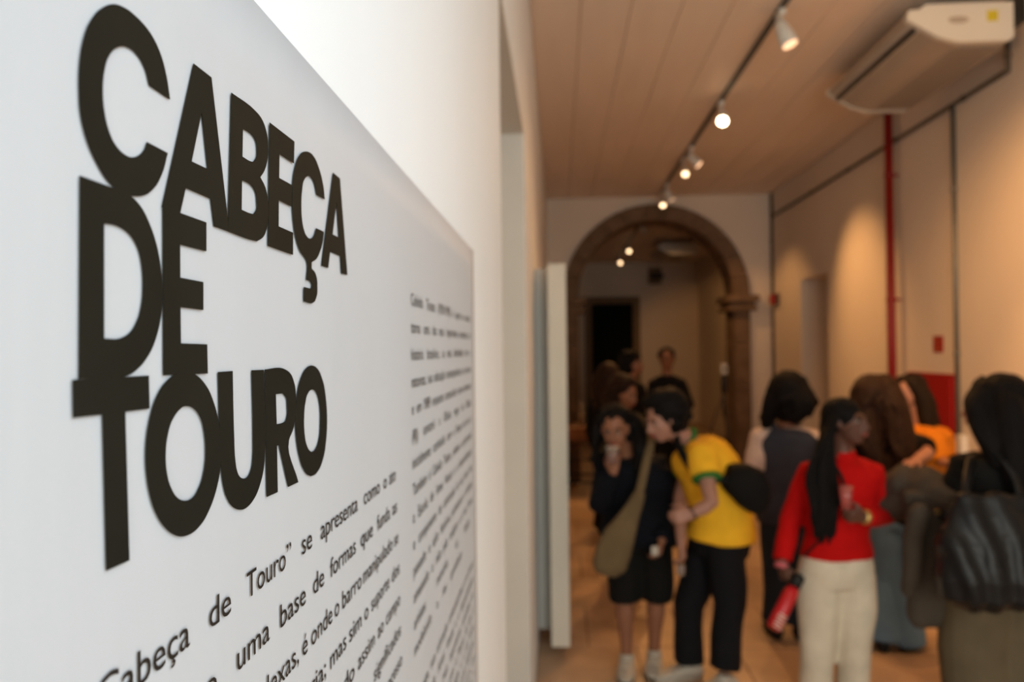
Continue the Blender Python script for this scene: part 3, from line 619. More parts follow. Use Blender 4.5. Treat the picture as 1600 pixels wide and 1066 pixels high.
def torso_rings(J, side, fwd, grow=0.0, w=1.0, d=1.0, hem=0.0, low=None, top=1.0, blouse=0.0):
    """rings from hips to the base of the neck along a bent spine"""
    hp, nb = J['pelvis'], J['neck']; mid = J.get('waist', lerp(hp, nb, 0.45)); ch = J.get('chest', lerp(hp, nb, 0.75))
    out = []; g = grow
    prof = [(-0.22, 0.150, 0.105), (0.0, 0.168, 0.118), (0.30, 0.140, 0.105), (0.5, 0.138, 0.105), (0.72, 0.165, 0.122), (0.86, 0.172, 0.112), (0.95, 0.125, 0.085), (1.02, 0.062, 0.060)]
    lo = -0.1 if low is None else low
    for t, rx, ry in prof:
        if t < lo: t2 = lo
        else: t2 = t
        if t > top: continue
        if t2 < 0: c = hp + (hp - mid).normalized() * (-t2) * (nb - hp).length
        elif t2 < 0.45: c = lerp(hp, mid, t2 / 0.45)
        elif t2 < 0.75: c = lerp(mid, ch, (t2 - 0.45) / 0.3)
        else: c = lerp(ch, nb, (t2 - 0.75) / 0.25)
        tan = ((mid - hp) if t2 < 0.2 else (ch - hp) if t2 < 0.5 else (nb - mid)).normalized()
        sd = side; fw = tan.cross(sd).normalized() * -1
        if fw.dot(fwd) < 0: fw = -fw
        bl = blouse if 0.0 <= t2 < 0.6 else 0
        out.append((c, sd, fw, rx * w + g + bl, ry * d + g + bl))
    return out
def person(name_label, Y0, J, face, up=UP, side=None, skin='tan', sc=1.0, hands=None, w=1.0, d=1.0, vox=0.008, faceon=True, brow='hair', legs=True, closed=False, bare_feet=True):
    """J: joints in metres (world). Returns root, body"""
    root = empty('person', (J['pelvis'].x, J['pelvis'].y, 0), name_label, 'person', 'visitors at the exhibition')
    fwd = Vector(J['fwd']).normalized(); sd = Vector(side) if side else fwd.cross(UP).normalized()
    J['side'] = sd
    b = BM()
    loft(b, torso_rings(J, sd, fwd, 0.0, w, d), 24, 2.2)
    hc = J['head']; nk = hc + frame(face, up) @ Vector((0, -0.035, -0.065)) * sc
    tube(b, [lerp(J['neck'], J['pelvis'], 0.06), lerp(J['neck'], nk, 0.5), nk], [0.066 * w, 0.057 * sc, 0.057 * sc], 16)
    head_geo(b, hc, face, up, sc)
    for q in 'LR':
        S, E_, W = J['sh' + q], J['el' + q], J['wr' + q]
        tube(b, [lerp(J['neck'], S, 0.4) - UP * 0.02, S, lerp(S, E_, 0.5), E_, lerp(E_, W, 0.35), W], [0.055, 0.055 * w, 0.045 * w, 0.038, 0.038 * w, 0.026], 14)
        hd = (hands or {}).get(q)
        if hd: hand_geo(b, W, *hd, s=sc * 0.97)
        else: hand_geo(b, W, W - E_, sd * (1 if q == 'L' else -1), 1 if q == 'L' else -1, 0.3, sc * 0.97)
        if legs:
            Hp, K, A = J['hp' + q], J['kn' + q], J['an' + q]
            tube(b, [Hp, lerp(Hp, K, 0.4), K, lerp(K, A, 0.3), lerp(K, A, 0.7), A], [0.088 * w, 0.078 * w, 0.054, 0.056 * w, 0.040, 0.034], 16)
            toe = J.get('to' + q, A + fwd * 0.16)
            dv = (toe - A); dv.z = 0; dv.normalize(); g = Vector((A.x, A.y, 0.035))
            tube(b, [A, g - dv * 0.025, g + dv * 0.07, g + dv * 0.15 - UP * 0.008], [0.034, 0.034, 0.032, 0.022], 12, side=UP, flat=(0.8, 1.2))
    body = remesh('body', b, vox, SK[skin], root, 3)
    if faceon: face_parts(body, hc, face, up, sc, closed, brow)
    return root, body
def shoes(root, J, q, m, sole=None, s=1.0):
    A = J['an' + q]; toe = J.get('to' + q, A + Vector(J['fwd']) * 0.16); dv = toe - A; dv.z = 0; dv.normalize(); x = dv.cross(UP)
    g = Vector((A.x, A.y, 0))
    b = BM(); R = []
    for t, wd, h in ((-0.075, 0.028, 0.05), (-0.06, 0.038, 0.07), (-0.01, 0.042, 0.078), (0.04, 0.044, 0.066), (0.10, 0.050, 0.045), (0.15, 0.047, 0.034), (0.185, 0.032, 0.024), (0.20, 0.014, 0.016)):
        R.append((g + dv * t * s + UP * (0.014 + h * 0.5), x, UP, wd * s, h * 0.52))
    loft(b, R, 18, 2.4); tube(b, [g + UP * 0.06, g + UP * 0.10 - dv * 0.005], [0.046, 0.044], 14, cap=False)
    o = remesh('shoe', b, 0.007, CL[m], root, 3)
    b = BM(); R = []
    for z, k in ((0.002, 0.97), (0.022, 1.0)):
        R.append([b.verts.new(g + dv * (0.062 + 0.142 * math.cos(a)) * s + x * (0.046 + 0.008 * math.cos(a)) * math.sin(a) * k * s + UP * z) for a in [2 * math.pi * i / 24 for i in range(24)]])
    for i in range(24): b.faces.new((R[0][i], R[0][(i + 1) % 24], R[1][(i + 1) % 24], R[1][i]))
    b.faces.new(R[0][::-1]); b.faces.new(R[1]); obj('sole', b, CL[sole or 'sole'], o, False)
    if m == 'shoe':
        b = BM()
        for k in range(4): p = g + dv * (0.045 + 0.022 * k) + UP * (0.100 - 0.012 * k); tube(b, [p - x * 0.022, p + UP * 0.004, p + x * 0.022], 0.003, 6)
        obj('laces', b, CL['cream'], o)
def top(name, root, J, m, grow=0.022, sleeve=1.0, sl_r=(0.070, 0.060, 0.052, 0.046), low=-0.18, w=1.0, d=1.0, collar=0.0, amp=0.010, vox=0.011, blouse=0.0, hood=False):
    b = BM(); fwd = Vector(J['fwd']).normalized()
    R = torso_rings(J, J['side'], fwd, grow, w, d, low=low, top=0.97, blouse=blouse)
    c, s_, f_, rx, ry = R[-1]; R.append((lerp(c, J['neck'], 0.8), s_, f_, 0.082 + collar * 0.2, 0.075 + collar * 0.2))
    loft(b, R, 28, 2.2)
    if collar:
        n0 = J['neck']; n1 = n0 + (J['head'] - n0).normalized() * collar; tube(b, [lerp(n0, J['pelvis'], 0.05), n0, n1], [0.075, 0.068, 0.060], 18, cap=False)
    for q in 'LR':
        S, E_, W = J['sh' + q], J['el' + q], J['wr' + q]; sv = sleeve[q] if isinstance(sleeve, dict) else sleeve
        if sv <= 0: tube(b, [lerp(J['neck'], S, 0.5), S], [0.06, 0.062], 14); continue
        pts = [lerp(J['neck'], S, 0.45) - UP * 0.02, S]; rr = [0.066, sl_r[0]]
        if sv < 0.5: pts += [lerp(S, E_, sv * 2)]; rr += [sl_r[1] * 1.12]
        else: pts += [lerp(S, E_, 0.5), E_] + ([lerp(E_, W, (sv - 0.5) * 2 * 0.5), lerp(E_, W, (sv - 0.5) * 2)] if sv > 0.55 else []); rr += [sl_r[1], sl_r[2]] + ([sl_r[2] * 0.95, sl_r[3]] if sv > 0.55 else [])
        tube(b, pts, rr, 16, cap=False)
    return remesh(name, b, vox, CL[m], root, 4, amp, (7, 7, 11))
def trousers(name, root, J, m, rr=(0.105, 0.095, 0.082, 0.080, 0.085), end=1.0, waist=0.10, grow=0.018, w=1.0, d=1.0, amp=0.011, vox=0.011, one=False):
    """rr radii at hip, mid thigh, knee, mid shin, hem"""
    b = BM(); fwd = Vector(J['fwd']).normalized(); hp, mid = J['pelvis'], J.get('waist', lerp(J['pelvis'], J['neck'], 0.45))
    dv = (mid - hp).normalized(); sd = J['side']; f_ = sd.cross(dv).normalized() * -1
    if f_.dot(fwd) < 0: f_ = -f_
    loft(b, [(hp - UP * 0.09, sd, f_, 0.160 * w + grow, 0.105 * d + grow), (hp, sd, f_, 0.172 * w + grow, 0.122 * d + grow), (hp + dv * waist, sd, f_, 0.150 * w + grow * .8, 0.110 * d + grow * .8), (hp + dv * (waist + 0.05), sd, f_, 0.142 * w + grow * .6, 0.104 * d + grow * .6)], 26, 2.2)
    for q in 'LR':
        Hp, K, A = J['hp' + q], J['kn' + q], J['an' + q]
        P = [Hp + UP * 0.03, lerp(Hp, K, 0.5), K, lerp(K, A, 0.5), lerp(K, A, 1.0) - UP * 0.035]; r = list(rr)
        if end < 1.0:    # ends above the ankle
            if end <= 0.5: P = [P[0], lerp(P[0], P[1], end * 4 if end < .25 else 1)] + ([lerp(Hp, K, 0.5 + (end - .25) * 2)] if end > .25 else []); r = r[:len(P)]
            else: t = (end - 0.5) * 2; P = P[:3] + [lerp(K, A, t)]; r = r[:3] + [rr[3]]
        tube(b, P, r, 18, cap=False)
    return remesh(name, b, vox, CL[m], root, 4, amp, (8, 8, 5))
def curls(bm, c, H, R, n, r0=0.012, ln=(0.05, 0.10), drop=0.6, seed=1, ymax=0.25, s=1.0):
    rnd = random.Random(seed)
    for i in range(n):
        a = rnd.uniform(0, 2 * math.pi); zc = rnd.uniform(-0.5, 1); rr = math.sqrt(max(0, 1 - zc * zc)); v = Vector((math.cos(a) * rr, math.sin(a) * rr, zc))
        if v.y > ymax and v.z < 0.62: continue
        p = c + H @ Vector((v.x * R[0], v.y * R[1], v.z * R[2])); o = H @ v; L = rnd.uniform(*ln); pts = [p]
        ph = rnd.uniform(0, 6.28); sw = o.cross(UP); sw = sw.normalized() if sw.length > .01 else Vector((1, 0, 0))
        for k in range(1, 6):
            t = k / 5; pts.append(p + o * L * (0.35 * t) - UP * L * drop * t * t * 1.6 + sw * math.sin(ph + t * 7) * 0.012 + o * math.cos(ph + t * 7) * 0.008)
        tube(bm, pts, [r0, r0, r0 * .95, r0 * .9, r0 * .8, r0 * .5], 6)
def short_hair(root, J, face, up, m='hair', s=1.0, vol=0.018, n=90, seed=1, ln=(0.03, 0.07), vox=0.008, ymax=0.25):
    H = frame(face, up); c = J['head']; b = BM()
    ell(b, c + H @ Vector((0, -0.040 - vol * 0.4, 0.052)) * s, ((0.080 + vol) * s, (0.092 + vol * 0.8) * s, (0.078 + vol) * s), H, 20)
    ell(b, c + H @ Vector((0, -0.055, 0.0)) * s, ((0.074 + vol) * s, (0.066 + vol) * s, (0.080 + vol) * s), H, 20)
    curls(b, c + H @ Vector((0, -0.03, 0.045)) * s, H, [(0.078 + vol) * s, (0.095 + vol) * s, (0.078 + vol) * s], n, 0.013 * s, ln, 0.3, seed, ymax)
    return remesh('hair', b, vox, CL[m], root, 2, 0.006, (30, 30, 30))
def long_hair(root, J, face, up, strands, m='hair', s=1.0, vol=0.016, r=0.016, seed=3, wav=0.012, vox=0.009, n=40, wf=9, ymax=0.1):
    """cap over the skull plus locks: strands = list of point lists (world) from scalp to tip, each thickened into several wavy locks"""
    H = frame(face, up); c = J['head']; b = BM(); rnd = random.Random(seed)
    ell(b, c + H @ Vector((0, -0.046 - vol * 0.5, 0.052)) * s, ((0.080 + vol) * s, (0.092 + vol * 0.8) * s, (0.080 + vol) * s), H, 20)
    ell(b, c + H @ Vector((0, -0.062, -0.02)) * s, ((0.074 + vol) * s, (0.060 + vol) * s, (0.100 + vol) * s), H, 20)
    for pts, wd, k in strands:
        P = catmull([Vector(p) for p in pts], 5)
        tube(b, P, [wd * (0.55 + 0.35 * math.sin(math.pi * min(1, 0.25 + 0.75 * i / (len(P) - 1)))) for i in range(len(P))], 12)
        for j in range(k):
            a = rnd.uniform(0, 6.28); o = Vector((math.cos(a), math.sin(a), 0)) * wd * rnd.uniform(0.55, 0.95); ph = rnd.uniform(0, 6.28); e = rnd.uniform(0.85, 1.04)
            Q = []; n_ = int(len(P) * e) if e < 1 else len(P)
            for i in range(n_):
                t = i / (len(P) - 1); Q.append(P[i] + o * min(1, t * 3 + .2) * (1 - 0.35 * t) + Vector((math.cos(ph + t * wf), math.sin(ph + t * wf), 0)) * wav * min(1, t * 3))
            if len(Q) > 2: tube(b, Q, [r * (1 - 0.45 * i / (len(Q) - 1)) for i in range(len(Q))], 7)
    if n: curls(b, c + H @ Vector((0, -0.03, 0.04)) * s, H, [(0.080 + vol) * s, (0.094 + vol) * s, (0.080 + vol) * s], n, 0.012 * s, (0.05, 0.10), 0.7, seed, ymax)
    return remesh('hair', b, vox, CL[m], root, 1, 0.005, (25, 25, 12))
def strap(name, pts, wd, th, m, parent, n=6, side=None):
    P = catmull([Vector(p) for p in pts], n); b = BM(); tube(b, P, 1.0, 10, cap=False, flat=(wd, th), side=side or (1, 0.2, 0)); return obj(name, b, m, parent, True)
def band(name, a, b_, r, m, parent): 
    b = BM(); tube(b, [a, lerp(a, b_, 0.5), b_], [r * 0.97, r * 1.03, r * 0.97], 18, cap=False); return obj(name, b, m, parent, True)

# --- 1: woman in navy jacket drinking, at the left
Y = 4.57
def P(px, py, dy=0.0, Y_=None): return at(px, py, (Y if Y_ is None else Y_) + dy)
J = dict(fwd=(-0.22, -1, 0), head=P(961, 672, -0.12), neck=P(984, 712, 0.02), pelvis=P(1000, 838, 0.0), waist=P(996, 790, 0.03), chest=P(992, 745, 0.03),
         shR=P(950, 722, 0.0), elR=P(939, 788, -0.10), wrR=P(958, 738, -0.22), shL=P(1024, 724, 0.02), elL=P(1042, 798, 0.02), wrL=P(1034, 845, -0.20),
         hpR=P(980, 858), hpL=P(1021, 858), knR=P(976, 932, -0.02), knL=P(1026, 930, 0.0), anR=P(979, 1020), anL=P(1022, 1012, 0.06), toR=P(977, 1030, -0.2), toL=P(1020, 1020, -0.14))
fc_, up_ = Vector((-0.22, -0.95, -0.22)), Vector((-0.14, -0.2, 1))
root1, body1 = person('curly-haired woman in navy jacket and long dark shorts, drinking from a cup', Y, J, fc_, up_, skin='mid', sc=0.98, closed=True,
    hands=dict(R=((0.05, -0.12, 1), (0.3, 0.9, 0.1), 1, 0.85), L=((-0.25, -0.3, -1), (-0.9, 0.2, 0.1), -1, 0.7)))
top('jacket', root1, J, 'navy', 0.040, 1.0, (0.085, 0.076, 0.072, 0.056), low=-0.10, w=1.12, d=1.15, collar=0.05, blouse=0.012, amp=0.014)
trousers('shorts', root1, J, 'blk', (0.112, 0.106, 0.095, 0.090), end=0.53, waist=0.12, grow=0.022, w=1.02)
h = J['head']
long_hair(root1, J, fc_, up_, [([h + Vector((0.05, 0.04, 0.09)), h + Vector((0.12, 0.05, 0.02)), h + Vector((0.145, 0.0, -0.12)), h + Vector((0.125, -0.02, -0.24))], 0.055, 12),
    ([h + Vector((-0.04, 0.03, 0.09)), h + Vector((-0.092, 0.05, 0.0)), h + Vector((-0.115, 0.05, -0.12)), h + Vector((-0.115, 0.03, -0.20))], 0.028, 8),
    ([h + Vector((0.0, 0.08, 0.08)), h + Vector((0.05, 0.13, -0.02)), h + Vector((0.06, 0.13, -0.18))], 0.075, 10)], 'hair', 0.98, 0.016, 0.013, 5, 0.014, n=90, ymax=-0.05)
for q in 'LR': shoes(root1, J, q, 'shoe', s=1.1)
wr = J['wrR']; cc = P(957, 712, -0.335)
cup = empty('cup', cc, 'clear plastic cup of red drink held up by the woman in navy', 'cup')
b = BM(); tube(b, [cc - UP * 0.045, cc + UP * 0.045], [0.026, 0.036], 20, cap=False); obj('cup_wall', b, CL['plastic'], cup, True)
b = BM(); tube(b, [cc + UP * 0.044, cc + UP * 0.049], [0.0375, 0.0375], 20, cap=False); obj('rim', b, CL['shoe'], cup, True)
b = BM(); tube(b, [cc - UP * 0.04, cc + UP * 0.01], [0.0245, 0.030], 20, cap=False); obj('drink', b, mat('red_drink', (0.45, 0.05, 0.02), 0.2, 0.5), cup, True)
nk_ = P(1026, 862, -0.27); b = BM(); box(b, nk_ - Vector((0.030, 0.006, 0.022)), nk_ + Vector((0.010, 0.006, 0.030)), 0.006)
o = obj('phone', b, CL['shoe']); setp(o, 'small white phone in the lowered hand of the woman in navy', 'phone')
b = BM(); R = []
for (px, py, wd, th) in ((1000, 768, 0.028, 0.020), (985, 800, 0.055, 0.030), (970, 830, 0.085, 0.045), (958, 860, 0.105, 0.055), (951, 885, 0.095, 0.05), (947, 898, 0.06, 0.03)):
    R.append((P(px, py, -0.26), Vector((1, 0, -0.25)), Vector((0, -1, 0)), wd, th))
loft(b, R, 20, 2.6); bg1 = empty('shoulder_bag', P(950, 880, -0.2), 'slouchy beige canvas bag hanging by a long strap across the woman in navy', 'bag')
remesh('bag_body', b, 0.010, CL['bag'], bg1, 3, 0.012, (10, 10, 6))
strap('strap', [P(988, 800, -0.27), P(1000, 765, -0.27), P(1010, 720, -0.215), P(1017, 690, -0.12), P(1014, 676, 0.02), P(1000, 690, 0.16)], 0.024, 0.006, CL['bag'], bg1, side=(1, -0.3, 0))

# --- 2: man in yellow jersey leaning forward
Y = 4.42
J = dict(fwd=(-1, -0.12, 0), head=P(1036, 656, -0.06), neck=P(1078, 690, 0.0), pelvis=P(1124, 838, 0.04), waist=P(1128, 780, 0.03), chest=P(1104, 728, 0.02),
         shL=P(1098, 712, -0.22), elL=P(1112, 787, -0.36), wrL=P(1080, 804, -0.38), shR=P(1080, 715, 0.16), elR=P(1062, 780, 0.02), wrR=P(1064, 848, -0.16),
         hpL=P(1131, 858, -0.08), hpR=P(1106, 858, 0.10), knL=P(1140, 945, -0.10), knR=P(1076, 945, 0.08), anL=P(1131, 1034, -0.12), anR=P(1076, 1026, 0.06), toL=P(1085, 1040, -0.22), toR=P(1030, 1030, 0.02))
fc_, up_ = Vector((-0.88, -0.46, -0.34)), Vector((-0.34, -0.16, 0.92))
root2, body2 = person('dark-haired man in a yellow football jersey and black trousers, leaning forward', Y, J, fc_, up_, side=(0.12, 1, 0), skin='fair', sc=1.04, closed=True, w=1.0,
    hands=dict(L=((-0.9, -0.2, -0.1), (0.05, 0.9, -0.2), -1, 0.8), R=((0.15, -0.25, -1), (-0.8, 0.3, 0), 1, 0.75)))
top('jersey', root2, J, 'yellow', 0.026, 0.22, (0.082, 0.080, 0.07, 0.06), low=-0.03, w=1.05, d=1.28, blouse=0.024, amp=0.010)
S, E_ = J['shL'], J['elL']
band('sleeve_cuff', lerp(S, E_, 0.46), lerp(S, E_, 0.52), 0.078, CL['green'], root2)
S, E_ = J['shR'], J['elR']
band('sleeve_cuff', lerp(S, E_, 0.43), lerp(S, E_, 0.48), 0.080, CL['green'], root2)
n0 = J['neck']; n1 = n0 + (J['head'] - n0).normalized() * 0.040
b = BM(); tube(b, [n0 + (J['head'] - n0).normalized() * 0.024, n1], [0.080, 0.070], 22, cap=False); o = obj('collar', b, CL['green'], root2, True)
trousers('trousers', root2, J, 'blk2', (0.112, 0.102, 0.090, 0.084, 0.086), waist=0.06, grow=0.022, w=1.0, d=1.25)
short_hair(root2, J, fc_, up_, 'hair', 1.04, 0.030, 170, 4, ln=(0.03, 0.07), ymax=-0.1)
for q in 'LR': shoes(root2, J, q, 'shoe', 'shoe', 1.08)
W = J['wrL']; band('wristband', lerp(J['elL'], W, 0.90), lerp(J['elL'], W, 0.97), 0.034, CL['bshoe'], root2)
sv = P(1064, 893, -0.22); b = BM(); tube(b, [sv - UP * 0.02, sv + UP * 0.035], [0.020, 0.024], 14, cap=False); o = obj('small_cup', b, CL['plastic'], None, True); setp(o, 'tiny clear cup in the lowered hand of the man in yellow', 'cup')
bg2 = empty('messenger_bag', P(1165, 760), 'black messenger bag slung low on the back of the man in yellow', 'bag')
b = BM(); R = []
for (px, py, wd, th) in ((1134, 744, 0.06, 0.075), (1146, 749, 0.09, 0.10), (1162, 757, 0.115, 0.11), (1178, 766, 0.12, 0.10), (1192, 778, 0.10, 0.08), (1200, 786, 0.05, 0.04)):
    R.append((P(px, py, -0.20), Vector((0.35, 0, 1)), Vector((0, -1, 0)), wd, th))
loft(b, R, 22, 3.0); remesh('bag_body', b, 0.010, CL['blk'], bg2, 2, 0.008, (9, 9, 9))
strap('strap', [P(1070, 668, 0.10), P(1058, 672, -0.04), P(1058, 690, -0.10), P(1068, 712, -0.20), P(1084, 736, -0.27), P(1110, 748, -0.27), P(1140, 750, -0.28)], 0.022, 0.006, CL['blk'], bg2, side=(0.7, 0, 0.7))

# --- 3: person seen from behind in slate blue, curly hair
Y = 5.14
J = dict(fwd=(0.35, 1, 0), head=P(1236, 622, 0.0), neck=P(1228, 666, 0.0), pelvis=P(1226, 792, 0.0), shL=P(1190, 684, 0.02), elL=P(1181, 735, 0.0), wrL=P(1202, 742, 0.22),
         shR=P(1262, 684, 0.0), elR=P(1280, 745, 0.02), wrR=P(1268, 742, 0.24), hpL=P(1212, 808), hpR=P(1242, 808), knL=P(1212, 890, 0.02), knR=P(1245, 890, 0.02), anL=P(1211, 962), anR=P(1250, 968), toL=P(1200, 960, 0.16), toR=P(1262, 960, 0.16))
root3, body3 = person('person with a curly black bob seen from behind, slate vest over pale sleeves', Y, J, (0.55, 0.8, -0.15), UP, skin='mid', faceon=True, vox=0.010)
top('blouse', root3, J, 'sleeve', 0.018, 0.5, (0.082, 0.082, 0.075, 0.05), low=0.05, w=0.95)
top('vest', root3, J, 'slate', 0.030, 0, low=-0.20, w=0.98, blouse=0.01)
trousers('trousers', root3, J, 'djeans', (0.105, 0.095, 0.085, 0.08, 0.085), grow=0.02)
h = J['head']
long_hair(root3, J, (0.55, 0.8, -0.15), UP, [([h + Vector((-0.05, -0.03, 0.06)), h + Vector((-0.13, -0.05, -0.02)), h + Vector((-0.17, -0.04, -0.16))], 0.075, 14),
    ([h + Vector((0.02, -0.08, 0.07)), h + Vector((0.04, -0.13, -0.02)), h + Vector((-0.01, -0.13, -0.12))], 0.085, 14), ([h + Vector((0.05, 0, 0.06)), h + Vector((0.11, -0.02, 0.0)), h + Vector((0.11, 0.0, -0.10))], 0.055, 10)], 'hair', 1.0, 0.045, 0.015, 8, 0.016, n=160)
for q in 'LR': shoes(root3, J, q, 'bshoe', 'bshoe')

# --- 4: woman in red sweater
Y = 4.0
J = dict(fwd=(0.10, -1, 0), head=P(1324, 661, -0.02), neck=P(1316, 718, 0.02), pelvis=P(1306, 886, 0.0), waist=P(1308, 815, 0.02), chest=P(1312, 765, 0.0),
         shR=P(1266, 738, 0.02), elR=P(1234, 815, 0.05), wrR=P(1222, 880, -0.02), shL=P(1362, 740, 0.02), elL=P(1382, 808, 0.02), wrL=P(1350, 808, -0.20),
         hpR=P(1280, 905), hpL=P(1332, 905), knR=P(1278, 1000, -0.02), knL=P(1334, 1000, 0.0), anR=P(1276, 1090, 0.0), anL=P(1332, 1090, 0.04), toR=P(1270, 1100, -0.16), toL=P(1340, 1100, -0.12))
fc_, up_ = Vector((0.66, -0.75, 0.06)), Vector((0.05, -0.0, 1))
root4, body4 = person('woman with long black braids in a red turtleneck sweater and cream trousers', Y, J, fc_, up_, skin='dark', sc=0.98,
    hands=dict(R=((0.12, -0.2, -1), (0.8, 0.3, 0), 1, 0.95), L=((-1, -0.35, 0.12), (-0.05, 0.8, 0.3), -1, 0.85)))
top('sweater', root4, J, 'red', 0.020, 0.97, (0.066, 0.060, 0.055, 0.050), low=0.10, w=0.98, collar=0.06, amp=0.007)
b = BM(); hm = lerp(J['pelvis'], J['waist'], 0.22); 
trousers('trousers', root4, J, 'cream', (0.112, 0.104, 0.090, 0.082, 0.080), waist=0.10, grow=0.016, w=1.0, amp=0.012)
h = J['head']
st = []
rnd = random.Random(11)
for k in range(38):
    a = rnd.uniform(0, 1); x0 = -0.02 - 0.085 * a; y0 = rnd.uniform(-0.07, 0.05)
    px = 1262 + 42 * rnd.random(); pe = px * 0.6 + 1284 * 0.4 + rnd.uniform(-5, 8); ye = rnd.uniform(815, 850)
    st.append([h + Vector((x0 * 0.6, y0 * 0.5 + 0.03, 0.09)), h + Vector((-0.085 - 0.02 * a, y0, 0.0)), P(px, 735, -0.12 + y0 * 0.6), P(px + 3, 780, -0.17 + y0 * 0.3), P(pe, ye, -0.19 + y0 * 0.3)])
H = frame(fc_, up_); b = BM()
ell(b, h + H @ Vector((0, -0.032, 0.040)), (0.092, 0.104, 0.094), H, 20); ell(b, h + H @ Vector((-0.01, -0.08, -0.03)), (0.092, 0.060, 0.12), H, 20)
hair4 = remesh('hair', b, 0.009, CL['hair'], root4, 2, 0.005, (25, 25, 25))
for s_ in st: obj('braid', tube(BM(), catmull(s_, 6), [0.0125 + 0.0022 * (i % 2) for i in range((len(s_) - 1) * 6 + 1)][:-1] + [0.006], 8), CL['hair'], hair4, True)
for q in 'LR': shoes(root4, J, q, 'shoe')
E_, W = J['elR'], J['wrR']; band('bracelet', lerp(E_, W, 1.0), lerp(E_, W, 1.12), 0.034, mat('pink_band', (0.55, 0.12, 0.14), 0.5), root4)
E_, W = J['elL'], J['wrL']; band('wristwatch', lerp(E_, W, 0.90), lerp(E_, W, 1.03), 0.036, CL['gold'], root4)
b = BM(); ell(b, h + H @ Vector((-0.080, -0.004, -0.036)), (0.006, 0.004, 0.012), H, 10); obj('earring', b, CL['cream'], root4, True)
sb = strap('bag_strap', [P(1318, 722, 0.10), P(1303, 722, -0.10), P(1318, 762, -0.165), P(1290, 830, -0.17), P(1258, 868, -0.10)], 0.010, 0.004, CL['blk'], root4)
cp = P(1322, 782, -0.27); wc = empty('plastic_cup', cp, 'clear plastic cup held at the chest of the woman in red', 'cup')
b = BM(); tube(b, [cp - UP * 0.04, cp + UP * 0.07], [0.022, 0.030], 20, cap=False); obj('cup_wall', b, mat('pink_cup', (0.60, 0.16, 0.14), 0.2, 0.5, trans=0.5), wc, True)
ba, bb = P(1243, 912, -0.09), P(1208, 983, -0.16); dv = (bb - ba).normalized()
wb = empty('water_bottle', bb, 'red water bottle with a black cap held low by the woman in red', 'bottle')
b = BM(); L_ = (bb - ba).length; tube(b, [ba + dv * 0.02, ba + dv * 0.05, ba + dv * (L_ - 0.01), bb], [0.026, 0.036, 0.036, 0.030], 22, cap=False); obj('bottle_body', b, mat('red_bottle_metal', (0.50, 0.006, 0.012), 0.3, 0.5), wb, True)
b = BM(); tube(b, [ba - dv * 0.05, ba - dv * 0.04, ba + dv * 0.022], [0.020, 0.031, 0.031], 20, cap=False); obj('bottle_cap', b, CL['bshoe'], wb, True)
b = BM(); e1 = dv.cross(Vector((0, -1, 0))).normalized()
for k in range(5):
    p = bb - dv * (0.018 + 0.016 * k) + Vector((0, -0.0395, 0.006)) ; tube(b, [p - e1 * (0.022 - 0.004 * (k % 2)), p + Vector((0, -0.003, 0)), p + e1 * (0.022 - 0.005 * ((k + 1) % 2))], 0.0035, 6)
obj('label_print', b, CL['sleeve'], wb)

# --- 5: woman with long curly brown hair and pale jeans, back turned
Y = 4.95
J = dict(fwd=(0.55, 1, 0), head=P(1371, 625, 0.0), neck=P(1384, 672, 0.0), pelvis=P(1396, 800, 0.0), shL=P(1352, 690, 0.0), elL=P(1350, 745, 0.12), wrL=P(1372, 735, 0.34),
         shR=P(1426, 694, -0.03), elR=P(1450, 708, -0.16), wrR=P(1428, 722, -0.34), hpL=P(1382, 815), hpR=P(1412, 815), knL=P(1380, 905, 0.06), knR=P(1410, 905, 0.0), anL=P(1379, 992), anR=P(1418, 996, 0.0), toL=P(1375, 985, 0.16), toR=P(1436, 985, 0.10))
root5, body5 = person('woman with very long curly brown hair and pale flared jeans, back turned', Y, J, (0.75, 0.6, 0.0), UP, skin='fair', vox=0.010, brow='bhair', hands=dict(R=((-0.6, -0.7, 0.1), (0, 0, -1), 1, 0.4)))
top('tee', root5, J, 'blk', 0.024, 0.40, (0.078, 0.080, 0.07, 0.06), low=-0.12)
trousers('jeans', root5, J, 'jeans', (0.105, 0.095, 0.080, 0.088, 0.110), grow=0.016)
h = J['head']
long_hair(root5, J, (0.75, 0.6, 0.0), UP, [([h + Vector((-0.05, -0.02, 0.08)), h + Vector((-0.10, -0.06, -0.05)), h + Vector((-0.09, -0.13, -0.28)), h + Vector((-0.03, -0.16, -0.45))], 0.085, 16),
    ([h + Vector((0.02, -0.06, 0.09)), h + Vector((0.05, -0.12, -0.06)), h + Vector((0.07, -0.17, -0.28)), h + Vector((0.07, -0.17, -0.46))], 0.10, 18),
    ([h + Vector((0.03, -0.02, 0.07)), h + Vector((0.07, -0.05, -0.09)), h + Vector((0.15, -0.10, -0.28)), h + Vector((0.20, -0.12, -0.40))], 0.065, 14)], 'bhair', 1.0, 0.036, 0.015, 9, 0.018, n=120, wf=12)
for q in 'LR': shoes(root5, J, q, 'bshoe', 'bshoe')

